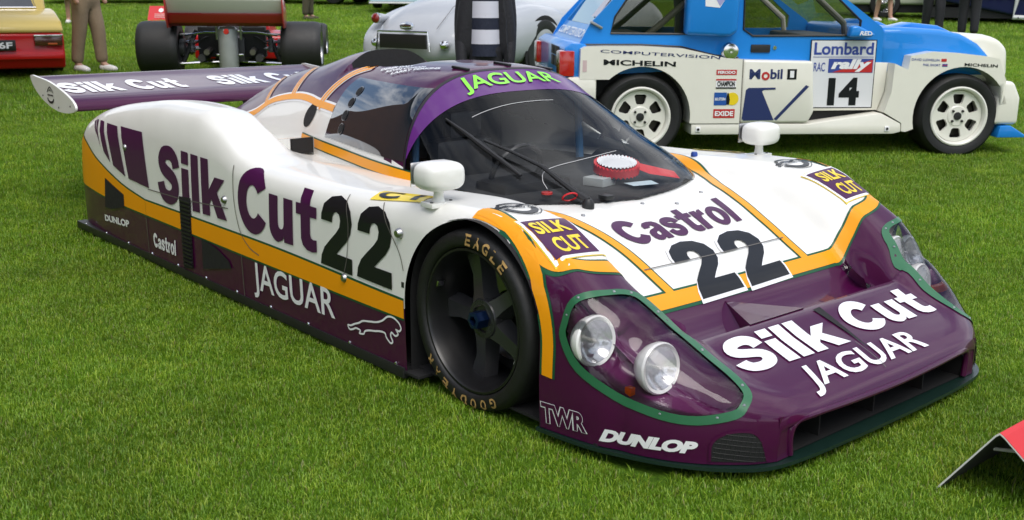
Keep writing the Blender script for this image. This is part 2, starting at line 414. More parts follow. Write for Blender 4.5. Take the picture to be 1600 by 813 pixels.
# engine air intake: the roof skin is pushed down into a bowl
V2 = []; SC0, SC1, SCW = -1.34, -1.86, .235
def sstep(t): t = max(0, min(1, t)); return t*t*(3-2*t)
for p in V:
    x, y, z = p
    if z > .85:
        lat = 1-sstep((abs(y)-SCW+.05)/.05)
        if SC1 <= x <= SC0: z -= .150*lat*sstep((SC0-x)/.42)
        elif -2.6 < x < SC1: z += .045*(1-sstep((abs(y)-.10)/.24))*(1-sstep((SC1-x)/.6))
    V2.append((x, y, z))
def scoop_dark(c): return c[2] > .8 and abs(c[1]) < SCW-.005 and -1.866 < c[0] < SC0-.17
def can_white(x, y, z):
    return z < float(pchip([-3.6, -2.93, -2.5, -2.23, -1.97, -1.82, -1.5, -.7], [.66, .73, .83, .885, .885, .87, .80, .70], x)) and x < -.6
fm = [2 if scoop_dark(c) else (0 if can_white(*c) else 1) for c in fm]
roof = obj('roof_and_engine_cover', V2, F, None, race, angle=50, mats=[WHITE, PURPLE, CARBON], fm=fm)
NXW = 60; V = []
FLIP = True
xt = CX[-1]
for i in range(NXW):
    k = 1-(1-i/(NXW-1))**1.6
    for t in ths: V.append(can_pt(seam_x(t)+.004+(xt-seam_x(t)-.004)*k, t))
GLASS = bpy.data.materials.new('clear_glass'); GLASS.use_nodes = True; MAT['clear_glass'] = GLASS
_n = GLASS.node_tree; _n.nodes.clear()
_o = _n.nodes.new('ShaderNodeOutputMaterial'); _mx = _n.nodes.new('ShaderNodeMixShader'); _t = _n.nodes.new('ShaderNodeBsdfTransparent'); _g = _n.nodes.new('ShaderNodeBsdfGlossy'); _fr = _n.nodes.new('ShaderNodeFresnel')
_t.inputs[0].default_value = (.95, .97, .97, 1); _g.inputs['Roughness'].default_value = .015; _g.inputs[0].default_value = (.9, .9, .9, 1); _fr.inputs[0].default_value = 1.27
_n.links.new(_fr.outputs[0], _mx.inputs[0]); _n.links.new(_t.outputs[0], _mx.inputs[1]); _n.links.new(_g.outputs[0], _mx.inputs[2]); _n.links.new(_mx.outputs[0], _o.inputs[0])
def glass_copy(name, ior, tint):
    g_ = GLASS.copy(); g_.name = name; MAT[name] = g_
    for q in g_.node_tree.nodes:
        if q.type == 'FRESNEL': q.inputs[0].default_value = ior
        if q.type == 'BSDF_TRANSPARENT': q.inputs[0].default_value = tint
    return g_
glass_copy('cover_glass', 1.42, (.97, .97, .98, 1)); glass_copy('smoked_glass', 1.4, (.50, .50, .47, 1))
screen = obj('windscreen', V, grid_faces(NXW, NT, flip=FLIP), GLASS, race, angle=None)
CANOPY = world_bvh([roof, screen]); CAR = world_bvh([body, roof, screen])
# ---------------------------------------------------------------- lettering outlines (cap height 1)
def arc_pts(cx, cy, rx, ry, a0, a1, n=14):
    return [(cx+rx*math.cos(math.radians(a0+(a1-a0)*i/n)), cy+ry*math.sin(math.radians(a0+(a1-a0)*i/n))) for i in range(n+1)]
def ribbon_outline(path, half):
    Lr, Rr = offset_band(path, half); return Lr+Rr[::-1]
_S = smooth_path([(.66, .66), (.615, .79), (.50, .875), (.36, .885), (.22, .845), (.145, .735), (.185, .625), (.31, .555), (.45, .505), (.57, .435), (.615, .325), (.575, .20), (.46, .125), (.33, .115), (.20, .155), (.12, .265), (.095, .35)], 3)
GLY = {
 'S': ([ribbon_outline(_S, .122)], .76),
 'i': ([[(0, 0), (.24, 0), (.24, .70), (0, .70)], [(0, .78), (.24, .78), (.24, 1), (0, 1)]], .24),
 'l': ([[(0, 0), (.24, 0), (.24, 1), (0, 1)]], .24),
 'k': ([[(0, 0), (.24, 0), (.24, .22), (.31, .31), (.47, 0), (.76, 0), (.49, .46), (.74, .72), (.44, .72), (.24, .47), (.24, 1), (0, 1)]], .76),
 'C': ([arc_pts(.44, .5, .44, .52, 32, 328, 30)+arc_pts(.44, .5, .185, .265, -36, -324, 26)], .82),
 'u': ([[(0, .72)]+arc_pts(.235, .24, .235, .26, 180, 270, 8)+[(.36, .03), (.40, .10), (.40, 0), (.64, 0), (.64, .72), (.40, .72)]+arc_pts(.32, .30, .08, .10, 0, -180, 8)+[(.24, .72)]], .64),
 't': ([[(.12, .95), (.36, .95), (.36, .72), (.52, .72), (.52, .54), (.36, .54), (.36, .27), (.38, .21), (.44, .19), (.52, .20), (.52, .01), (.40, -.015), (.27, 0), (.17, .06), (.125, .16), (.12, .54), (0, .54), (0, .72), (.12, .72)]], .52),
 '2': ([[(0, 0), (.70, 0), (.70, .22), (.36, .22), (.45, .31), (.58, .43), (.665, .55), (.70, .70), (.655, .86), (.53, .97), (.355, 1.01), (.18, .975), (.06, .87), (.015, .73), (.01, .64), (.26, .64), (.268, .72), (.30, .78), (.36, .80), (.42, .775), (.445, .70), (.425, .60), (.35, .51), (.21, .38), (.09, .26), (.02, .13)]], .70),
}
GLY.update({
 'o': ([arc_pts(.34, .36, .34, .375, 0, 350, 30), arc_pts(.34, .36, .115, .20, 0, 345, 22)], .68),
 's': ([ribbon_outline([(x*.82, y*.735) for x, y in _S], .102)], .62),
 'r': ([[(0, 0), (.24, 0), (.24, .38), (.27, .47), (.34, .51), (.43, .50), (.43, .73), (.35, .73), (.28, .69), (.23, .60), (.23, .72), (0, .72)]], .43),
 'a': ([[(.03, .49), (.05, .62), (.15, .71), (.32, .735), (.50, .71), (.60, .62), (.63, .50), (.63, 0), (.40, 0), (.39, .07), (.31, .01), (.20, -.015), (.08, .02), (.01, .11), (.005, .22), (.05, .34), (.16, .41), (.32, .45), (.385, .48), (.385, .53), (.35, .565), (.30, .565), (.26, .545), (.25, .49)], [(.385, .33), (.30, .30), (.245, .26), (.24, .20), (.27, .165), (.32, .17), (.37, .21), (.385, .27)]], .64)})
def glyph_text(txt, gap=.09, space=.35):
    V = []; F = []; x = 0
    for ch in txt:
        if ch == ' ': x += space; continue
        polys, adv = GLY[ch]; v, f = poly_mesh2d(polys); n0 = len(V)
        V += [(p[0]+x, p[1]) for p in v]; F += [tuple(i+n0 for i in q) for q in f]; x += adv+gap
    return V, F
def quad_fit(V, q):
    """place a 2D print into the quadrilateral q = [bottom-left, bottom-right, top-right, top-left]"""
    A = np.array(V); lo, hi = A.min(0), A.max(0); T = (A-lo)/(hi-lo); q = np.array(q, float)
    s, t = T[:, :1], T[:, 1:]
    R_ = q[0]*(1-s)*(1-t)+q[1]*s*(1-t)+q[2]*s*t+q[3]*(1-s)*t
    return [tuple(p) for p in R_]
SIDE = lambda u, v: (u, -3, v)          # seen from the car's right, u = x, v = z
TOPM = lambda u, v: (u, v, 3)           # seen from above, u = x, v = y
def side(name, V, F, m_, lift=.0035, parent=None): return wrap(name, V, F, SIDE, BODY, (0, 1, 0), m_, parent or body, lift)
def top(name, V, F, m_, lift=.0035, parent=None, bvh=None, step=.04): return wrap(name, V, F, TOPM, bvh or BODY, (0, 0, -1), m_, parent or body, lift, step)
def rect2d(x0, x1, y0, y1): return [(x0, y0), (x1, y0), (x1, y1), (x0, y1)], [(0, 1, 2, 3)]

# ---- the flank: orange stripe with dark green edges
xsr = np.linspace(-2.67, -.338, 30)
st_top = lambda x: float(pchip([-2.67, -1.47, -.338], [.347, .349, .325], x)); st_bot = lambda x: float(pchip([-2.67, -1.47, -.338], [.270, .261, .257], x))
def strip2d(xs, lo, hi):
    n = len(xs); return [(x, lo(x)) for x in xs]+[(x, hi(x)) for x in xs], [(i, i+1, n+i+1, n+i) for i in range(n-1)]
side('stripe_edging', *strip2d(xsr, lambda x: st_bot(x)-.009, lambda x: st_top(x)+.009), GREEN, .0015)
side('orange_stripe', *strip2d(xsr, st_bot, st_top), ORANGE, .0028)
tc = smooth_path([(-3.735, .64), (-3.652, .585), (-3.544, .548), (-3.404, .494), (-3.268, .455), (-3.143, .423), (-2.938, .38), (-2.672, .347)], 5)
tb = [(-2.672, .27), (-2.962, .272), (-3.274, .281), (-3.74, .30)]
_g = [(x, z+.009) for x, z in tc]+[(x, z-.009) for x, z in tb]
side('tail_edging', *poly_mesh2d([_g]), GREEN, .0015); side('tail_orange', *poly_mesh2d([tc+tb]), ORANGE, .0028)
# ---- flank lettering
V, F = glyph_text('Silk'); side('silk_lettering', quad_fit(V, [(-2.49, .372), (-1.725, .392), (-1.735, .655), (-2.48, .675)]), F, VPURPLE)
V, F = glyph_text('Cut'); side('cut_lettering', quad_fit(V, [(-1.61, .375), (-.935, .388), (-.935, .655), (-1.61, .668)]), F, VPURPLE)
for x0 in (-.905, -.64):
    V, F = glyph_text('2'); side('race_number', quad_fit(V, [(x0, .358), (x0+.232, .352), (x0+.23, .645), (x0+.005, .645)]), F, VBLACK)
V, F = text_mesh2d('JAGUAR', .012); side('marque_lettering', quad_fit(V, [(-1.50, .083), (-.815, .105), (-.815, .262), (-1.50, .250)]), F, VWHITE)
V, F = glyph_text('Castrol', .06); side('oil_lettering', quad_fit(V, [(-2.6, .112), (-2.33, .112), (-2.32, .197), (-2.6, .19)]), F, VWHITE)
V, F = text_mesh2d('DUNLOP', .05, 1.0); side('tyre_lettering', quad_fit(V, [(-3.3, .135), (-2.925, .158), (-2.92, .2), (-3.3, .172)]), F, VWHITE)
for b_ in ([(-3.455, .685), (-3.425, .695), (-3.335, .62), (-3.37, .636)], [(-3.41, .70), (-3.372, .70), (-3.28, .555), (-3.331, .615)], [(-3.331, .702), (-3.254, .703), (-3.135, .49), (-3.235, .54)],
           [(-3.198, .70), (-3.025, .70), (-2.922, .441), (-3.093, .48)], [(-2.972, .705), (-2.673, .705), (-2.605, .422), (-2.876, .436)]):
    side('purple_bar', *poly_mesh2d([b_]), VPURPLE)
# leaping cat in white outline
cat_ = smooth_path([(0, .34), (.06, .36), (.13, .44), (.22, .52), (.30, .62), (.42, .66), (.55, .70), (.66, .80), (.76, .97), (.86, .98), (.95, .86), (.985, .70), (.95, .60), (.90, .62), (.93, .50), (.88, .42), (.82, .50), (.80, .38), (.83, .22), (.79, .15), (.72, .30), (.70, .42), (.62, .44), (.52, .40), (.40, .36), (.33, .30), (.30, .20), (.22, .18), (.24, .28), (.16, .32), (.10, .26), (.03, .22)], 4, True)
A = [(-.721+.37*p[0], .098+.125*p[1]+.03*p[0]) for p in cat_]
Lr, Rr = offset_band(A, .0038, True); n = len(Lr)
side('cat_emblem', Lr+Rr, [(i, n+i, n+(i+1) % n, (i+1) % n) for i in range(n)], VWHITE)
# flat black patches paint the shaded flank openings, the louvre column with its slats
side('rear_vent', *poly_mesh2d([[(-3.234, .392), (-3.271, .218), (-3.172, .222), (-2.967, .266), (-2.96, .336)]]), CARBON, .005)
side('side_duct', *poly_mesh2d([[(-2.008, .262), (-2.019, .109), (-1.711, .172), (-1.727, .203), (-1.85, .242)]]), CARBON, .005)
side('louvre_frame', *poly_mesh2d([[(-2.235, .435), (-2.103, .445), (-2.129, .088), (-2.24, .07)]]), CARBON, .005)
for i in range(17):
    z = .095+i*.020; boxobj('louvre_slat', (-2.225+.0003*i, -1.016, z), (-2.130+.0013*i, -1.006, z+.007), BLACK, body)
# panel gaps, catches and fasteners
def line(name, pts, wd, m_, lift=.004, mapf=None, bvh=None, d=None):
    V, F = ribbon2d(pts, wd/2); return wrap(name, V, F, mapf or SIDE, bvh or BODY, d or (0, 1, 0), m_, body, lift, .04)
GAP = mat('panel_gap', (.12, .11, .10), .6)
line('panel_gap', smooth_path([(-1.655, .66), (-1.648, .50), (-1.60, .37), (-1.52, .31), (-1.43, .288)], 6), .005, GAP)
line('panel_gap', [(-2.62, .415), (-2.2, .425), (-1.71, .455)], .005, GAP)
line('panel_gap', [(-1.60, .262), (-1.60, .06)], .005, GAP); line('panel_gap', [(-2.672, .265), (-2.672, .06)], .005, GAP)
line('panel_gap', smooth_path([(-.74, .655), (-.70, .55), (-.71, .42), (-.735, .345)], 5), .004, GAP)
line('panel_gap', smooth_path([(-.50, .66), (-.42, .57), (-.36, .50), (-.335, .44)], 5), .004, GAP)
for x, z in ((-2.905, .60), (-.735, .33), (-1.745, .49), (-.36, .575)):
    lathe('body_catch', [(0, -.018), (.012, -.018), (.018, -.010), (.02, 0)], STEEL, body, 14, 'y', (x, -1.0 if z < .58 else -.99, z))
boxobj('warning_sticker', (-.745, -1.0085, .288), (-.700, -1.0065, .312), mat('red_vinyl_small', (.5, .02, .02), .4), body)
boxobj('warning_sticker', (-.352, -1.004, .375), (-.336, -1.001, .395), BLACK, body)
for x in np.linspace(-3.6, -.4, 11): lathe('rivet', [(0, -.006), (.005, -.005), (.007, 0)], CHROME, body, 8, 'y', (x, -1.0, .068))

# ---- top of the nose
def both(fn):
    for s in (-1, 1): fn(s)
hood_band = [(.430, y) for y in np.linspace(-.56, .56, 29)]
def fender_band(s): return smooth_path([(.0, s*.928), (.1, s*.926), (.2, s*.921), (.29, s*.92), (.35, s*.912), (.395, s*.885), (.425, s*.83), (.436, s*.76), (.436, s*.69), (.432, s*.62), (.43, s*.55)], 5)
def inner_band(s): return smooth_path([(-.60, s*.695), (-.50, s*.672), (-.42, s*.645), (-.311, s*.60), (-.19, s*.535), (-.074, s*.475), (.124, s*.425), (.25, s*.408), (.42, s*.400)], 6)
def arch_band(s, rr=.387):
    return [(ARC[0]+rr*math.cos(math.radians(a)), ARC[1]+rr*math.sin(math.radians(a))) for a in range(92, -1, -4)]+[(ARC[0]+rr, z) for z in np.linspace(.30, .245, 4)]
for s in (-1, 1):
    for half_, m_, lf in ((.0285, GREEN, .0016), (.020, ORANGE, .0030)):
        top('nose_stripe', *ribbon2d(fender_band(s), half_+.004), m_, lf, step=.03)
        top('hood_stripe', *ribbon2d(inner_band(s), half_), m_, lf+.0003)
for half_, m_, lf in ((.0315, GREEN, .0019), (.0225, ORANGE, .0034)): top('hood_cross_stripe', *ribbon2d(hood_band, half_), m_, lf, step=.03)
def tilt_map(d):
    d = Vector(d).normalized(); e1 = (Vector((1, 0, 0))-d*d.x).normalized(); e2 = e1.cross(d).normalized()
    if e2.z < 0: e2 = -e2
    return d, e1, e2
def tilted(name, polys_or_rib, dvec, m_, lift, pts3=True, step=.03, half_=None, closed=False, bvh=None, parent=None):
    d, e1, e2 = tilt_map(dvec); P2 = [(Vector(p).dot(e1), Vector(p).dot(e2)) for p in polys_or_rib]
    if half_ is None: V, F = poly_mesh2d([P2])
    else:
        Lr, Rr = offset_band(P2, half_, closed); n = len(Lr); V = Lr+Rr; F = [(i, n+i, n+(i+1) % n, (i+1) % n) for i in range(n if closed else n-1)]
    return wrap(name, V, F, lambda u, v: e1*u+e2*v-d*4, bvh or BODY, d, m_, parent or body, lift, step, 8)
for s in (-1, 1):
    P3 = [(x, s*(.985 if z < .55 else .965-(z-.55)*.22), z) for x, z in arch_band(s)]
    tilted('arch_stripe', P3, (0, -s*.80, -.60), GREEN, .0016, half_=.031)
    tilted('arch_stripe', P3, (0, -s*.80, -.60), ORANGE, .0030, half_=.022)
# sponsor squares on the fenders: white border, purple field, yellow letters
YEL = paint('vinyl_yellow', (.83, .62, .02))
SIGNYEL = YEL
for s in (-1, 1):
    q = lambda k: [(.372+k, s*(.720-k)), (.366+k, s*(.905+k)), (.180-k, s*(.898+k)), (.185-k, s*(.705-k))]
    top('square_outline', *poly_mesh2d([q(.016)]), SIGNYEL, .0036); top('square_border', *poly_mesh2d([q(.0125)]), VWHITE, .0046)
    top('square_field', *poly_mesh2d([q(0)]), VPURPLE, .0056)
    # reading direction: towards the car's left, letters upright towards the rear
    for t_, x0, x1 in (('SILK', .262, .197), ('CUT', .353, .282)):
        V, F = text_mesh2d(t_, .028); k0, k1 = (-.888, -.735) if s < 0 else (.735, .888)
        if t_ == 'CUT': k0 += .02; k1 += .0
        top('square_lettering', quad_fit(V, [(x0, k0), (x0, k1), (x1, k1), (x1, k0)]), F, YEL, .0066)
# car club badge on both fenders
for s in (-1, 1):
    c0 = (.045, s*.795)
    ring = [(c0[0]+.066*math.cos(a), c0[1]+.062*math.sin(a)) for a in np.linspace(math.radians(-80), math.radians(80), 20)]
    V, F = ribbon2d(ring, .012); top('club_badge', V, F, VBLACK, .0036)
    V, F = ribbon2d([(c0[0]+.088*math.cos(a), c0[1]+.085*math.sin(a)) for a in np.linspace(math.radians(-75), math.radians(75), 20)], .002); top('club_badge', V, F, VBLACK, .0036)
    V, F = ribbon2d(smooth_path([(c0[0]-.012, c0[1]-.085), (c0[0]-.035, c0[1]-.055), (c0[0]-.06, c0[1]-.03), (c0[0]-.06, c0[1]+.03), (c0[0]-.03, c0[1]+.055), (c0[0]-.018, c0[1]+.085)], 4), .006); top('club_badge', V, F, VBLACK, .0036)
    V, F = ribbon2d([(c0[0]-.012, c0[1]-.075), (c0[0]-.03, c0[1]-.02), (c0[0]-.012, c0[1]+.01), (c0[0]-.03, c0[1]+.05)], .008); top('club_badge', V, F, VBLACK, .0036)
    V, F = text_mesh2d('Emil Frey AG', .03); top('club_badge_lettering', quad_fit(V, [(c0[0]+.016, c0[1]-.09), (c0[0]+.016, c0[1]+.09), (c0[0]-.006, c0[1]+.09), (c0[0]-.006, c0[1]-.09)]), F, VBLACK, .0042)
# hood lettering
V, F = glyph_text('Castrol', .055); top('hood_oil_lettering', quad_fit(V, [(.185, -.345), (.172, .305), (-.005, .345), (.035, -.36)]), F, VPURPLE)
for y0, y1 in ((-.245, -.005), (.035, .275)):
    V, F = glyph_text('2')
    q = [(.452, y0-.03), (.448, y1-.03), (.205, y1), (.212, y0)]
    A = np.array(q); c = A.mean(0); q2 = [tuple(c+(p-c)*1.09) for p in A]
    top('hood_number_edge', quad_fit(V, q2), F, VWHITE, .0046, step=.03)
    top('hood_number', quad_fit(V, q), F, VBLACK, .0058, step=.03)
line('panel_gap', [(.30, y) for y in np.linspace(-.42, .40, 20)], .004, GAP, .007, TOPM, BODY, (0, 0, -1))
# nose panel lettering
for t_, y0, y1 in (('Silk', -.555, -.02), ('Cut', .09, .56)):
    V, F = glyph_text(t_, .07); top('nose_sponsor_lettering', quad_fit(V, [(.882, y0-.02), (.895, y1), (.735, y1), (.728, y0)]), F, VWHITE, .004)
V, F = text_mesh2d('JAGUAR', .02); top('nose_marque_lettering', quad_fit(V, [(1.028, -.40), (1.035, .30), (.925, .29), (.918, -.37)]), F, VWHITE, .004)
# slot between the two words, wedge-shaped fairing behind the panel
top('nose_slot', *poly_mesh2d([[(.718, .005), (.716, .05), (.80, .045), (.945, .015), (.80, .02)]]), CARBON, .0042)
top('nose_panel_gap', *ribbon2d([(.90, -.005), (1.02, -.005)], .0015), GAP, .0045)
wv = [(.47, -.17, .352), (.695, -.32, .282), (.695, -.32, .349), (.695, -.015, .349), (.695, -.015, .282), (.52, -.30, .29), (.52, -.03, .29)]
obj('nose_fairing', wv, [(0, 2, 3), (0, 5, 1, 2), (0, 3, 4, 6), (5, 0, 6)], PURPLE, body, smooth=False)
# side of the nose: outlined letters and tyre maker's name
dv = (-.28, .93, -.2)
def tilted_text(name, V, F, corners, dvec, m_, lift):
    d, e1, e2 = tilt_map(dvec); q = [(Vector(p).dot(e1), Vector(p).dot(e2)) for p in corners]
    return wrap(name, quad_fit(V, q), F, lambda u, v: e1*u+e2*v-d*4, BODY, d, m_, body, lift, .03, 8)
TW = [(.383, -.971, .075), (.566, -.945, .085), (.563, -.948, .152), (.376, -.974, .147)]
V, F = text_mesh2d('TWR', .075, .95); tilted_text('team_lettering_edge', V, F, TW, dv, VWHITE, .003)
c = [sum(p[k] for p in TW)/4 for k in range(3)]; TWi = [tuple(c[k]+(p[k]-c[k])*.955 for k in range(3)) for p in TW]
V, F = text_mesh2d('TWR', .035, 1.0); tilted_text('team_lettering', V, F, TWi, dv, PURPLE, .0042)
V, F = text_mesh2d('DUNLOP', .065, 1.0, .2); tilted_text('tyre_lettering', V, F, [(.604, -.934, .073), (.882, -.806, .086), (.888, -.803, .127), (.613, -.934, .117)], (-.45, .85, -.2), VWHITE, .003)

# ---------------------------------------------------------------- headlight bays
FR3 = [(.452,.955,.432),(.47,.935,.497),(.520,.862,.524),(.528,.77,.512),(.548,.703,.483),(.607,.665,.43),(.69,.635,.37),(.78,.625,.328),(.875,.618,.285),(.945,.635,.253),(.966,.676,.222),(.952,.713,.192),(.88,.802,.178),(.784,.865,.183),(.647,.917,.216),(.517,.956,.282),(.451,.962,.371)]
HD = lambda s: Vector((-.35, -s*.70, -.62))
def inset2d(P, k):
    Lr, Rr = offset_band(P, k, True)
    ar = lambda Q: abs(sum(Q[i][0]*Q[(i+1) % len(Q)][1]-Q[(i+1) % len(Q)][0]*Q[i][1] for i in range(len(Q))))
    return Lr if ar(Lr) < ar(Rr) else Rr
def inside2d(P, x, y):
    r = False; j = len(P)-1
    for i in range(len(P)):
        if (P[i][1] > y) != (P[j][1] > y) and x < (P[j][0]-P[i][0])*(y-P[i][1])/(P[j][1]-P[i][1])+P[i][0]: r = not r
        j = i
    return r
def dist2d(P, x, y):
    b = 9
    for i in range(len(P)):
        ax, ay = P[i]; bx, by = P[(i+1) % len(P)]; dx, dy = bx-ax, by-ay; t = max(0, min(1, ((x-ax)*dx+(y-ay)*dy)/(dx*dx+dy*dy+1e-12)))
        b = min(b, math.hypot(x-ax-t*dx, y-ay-t*dy))
    return b
vb = [v.co.copy() for v in body.data.vertices]; drop = set(); bays = []
for s in (-1, 1):
    d, e1, e2 = tilt_map(HD(s)); P2 = smooth_path([(Vector((x, s*y, z)).dot(e1), Vector((x, s*y, z)).dot(e2)) for x, y, z in FR3], 4, True)
    band = inset2d(P2, .012); inner = inset2d(P2, .014)
    Lr, Rr = offset_band(band, .012, True); n = len(Lr)
    mapf = (lambda e1, e2, d: (lambda u, v: e1*u+e2*v-d*4))(e1, e2, d)
    wrap('headlight_seal', Lr+Rr, [(i, n+i, n+(i+1) % n, (i+1) % n) for i in range(n)], mapf, BODY, d, mat('seal_green', (.02, .13, .055), .35), body, .004, .03, 8)
    fs = []
    for k, p in enumerate(body.data.polygons):
        c = p.center
        if c.x > .42 and c.y*s > .55 and c.z > .12 and p.normal.dot(d) < .1 and inside2d(inner, c.dot(e1), c.dot(e2)): fs.append(k); drop.add(k)
    ids = sorted({i for k in fs for i in body.data.polygons[k].vertices}); ix = {a: b for b, a in enumerate(ids)}
    FF = [tuple(ix[i] for i in body.data.polygons[k].vertices) for k in fs]
    cover = obj('headlight_cover', [vb[i] for i in ids], FF, MAT['cover_glass'], race, angle=None)
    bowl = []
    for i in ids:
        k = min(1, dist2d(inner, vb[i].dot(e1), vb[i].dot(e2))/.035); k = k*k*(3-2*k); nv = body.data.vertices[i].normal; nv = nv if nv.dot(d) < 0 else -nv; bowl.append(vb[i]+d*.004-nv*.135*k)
    obj('headlight_bay', bowl, FF, paint('bay_purple_lit', (.10, .014, .075)), race, angle=None)  # body purple lightened here, painting in the light reflected inside the bay
    for k in (1, 5, 10, 14, 20, 27, 34, 40, 46, 52):
        u, v = band[k % n]; h = BODY.ray_cast(mapf(u, v), d, 8)[0]
        if h: lathe('seal_rivet', [(0, .008), (.004, .007), (.006, .003)], STEEL, body, 8, 'z', h)
bm = bmesh.new(); bm.from_mesh(body.data); bm.faces.ensure_lookup_table()
bmesh.ops.delete(bm, geom=[bm.faces[k] for k in drop], context='FACES'); bm.to_mesh(body.data); bm.free()
LENS = mat('lamp_glass', (.8, .82, .84), .08, coat=1, spec=.8, bump=(70, .5)); LRIM = mat('lamp_rim', (.80, .80, .78), .25, coat=.5)
REFL = mat('lamp_reflector', (.92, .93, .95), .16, metal=.9)
for s in (-1, 1):
    for (x, y, z) in ((.520, s*.882, .366), (.697, s*.775, .300)):
        hl = lathe('headlamp', [(.055, -.055), (.074, -.03), (.083, -.006), (.083, .008), (.078, .014), (.068, .010)], LRIM, race, 40, 'x')
        r_ = lathe('reflector', [(.069, .009), (.05, -.016), (.025, -.026), (.004, -.028), (0, -.028)], REFL, hl, 40, 'x')
        lathe('lamp_lens', [(.069, .010), (.05, .018), (.025, .0225), (0, .024)], mat('fluted_lens', (.75, .78, .80), .12, alpha=.42, spec=.6, bump=(90, .4)), hl, 40, 'x', angle=None)
        lathe('bulb', [(0, .006), (.006, .004), (.008, -.006), (.008, -.027)], mat('bulb', (.75, .70, .62), .2), hl, 12, 'x')
        hl.location = (x, y, z); hl.rotation_euler = (0, math.radians(-6), math.radians(-3 if s < 0 else 3))
    boxobj('side_marker', (-.012, -.012, -.014), (.012, .012, .014), mat('amber', (.85, .10, .01), .25, coat=.6), race, .003, loc=(.665, s*.868, .238))

# ---------------------------------------------------------------- mouth, splitter, ducts, sills
def outline(x, extra=0):  # half width of the shell at the sill
    return float(pchip(SX, [r[14] for r in ST], x))+extra
pl = [(1.075, 0), (1.072, .25), (1.066, .45), (1.052, .59), (1.025, .672), (.97, .745), (.905, .805), (.80, .872), (.692, .918), (.60, .95), (.50, .968), (.42, .976), (.36, .98)]
pl = smooth_path(pl, 5); out_ = [(x, -y) for x, y in pl[::-1]]+pl[1:]
n = len(out_); V = [(x, y, .040) for x, y in out_]+[(x, y, .052) for x, y in out_]
F = [tuple(range(n)), tuple(range(2*n-1, n-1, -1))]+[(i, n+i, n+i+1, i+1) for i in range(n-1)]
SPG = mat('splitter_green', (.005, .020, .015), .4, noise=(30, .2), coat=.3)
obj('splitter', V, F, SPG, race, smooth=False)
bm = bmesh.new()
box(bm, .62, 1.02, -.54, .54, .056, .20); bm.faces.ensure_lookup_table()
for f in list(bm.faces):
    if f.calc_center_median().x > 1.0: bm.faces.remove(f)
for f in bm.faces: f.normal_flip()
obm('mouth_duct', bm, mat('duct_black', (.003, .003, .003), .8), race, smooth=False)
for y in (-.02, .30, -.34): boxobj('duct_vane', (.78, y-.003, .055), (1.0, y+.003, .185), MAT['duct_black'], race)
boxobj('tow_strap', (.97, .40, .165), (1.01, .50, .172), mat('red_webbing', (.6, .02, .015), .6), race, .002, rot=(0, 0, .2))
lipp = smooth_path([(1.03, -.54, .06), (1.03, -.545, .12), (1.036, -.525, .165), (1.05, -.44, .176), (1.057, -.25, .172), (1.06, 0, .168), (1.057, .25, .172), (1.05, .44, .176), (1.036, .525, .165), (1.03, .545, .12), (1.03, .54, .06)], 6)
tube('mouth_lip', lipp, .011, PURPLE, race, 10)
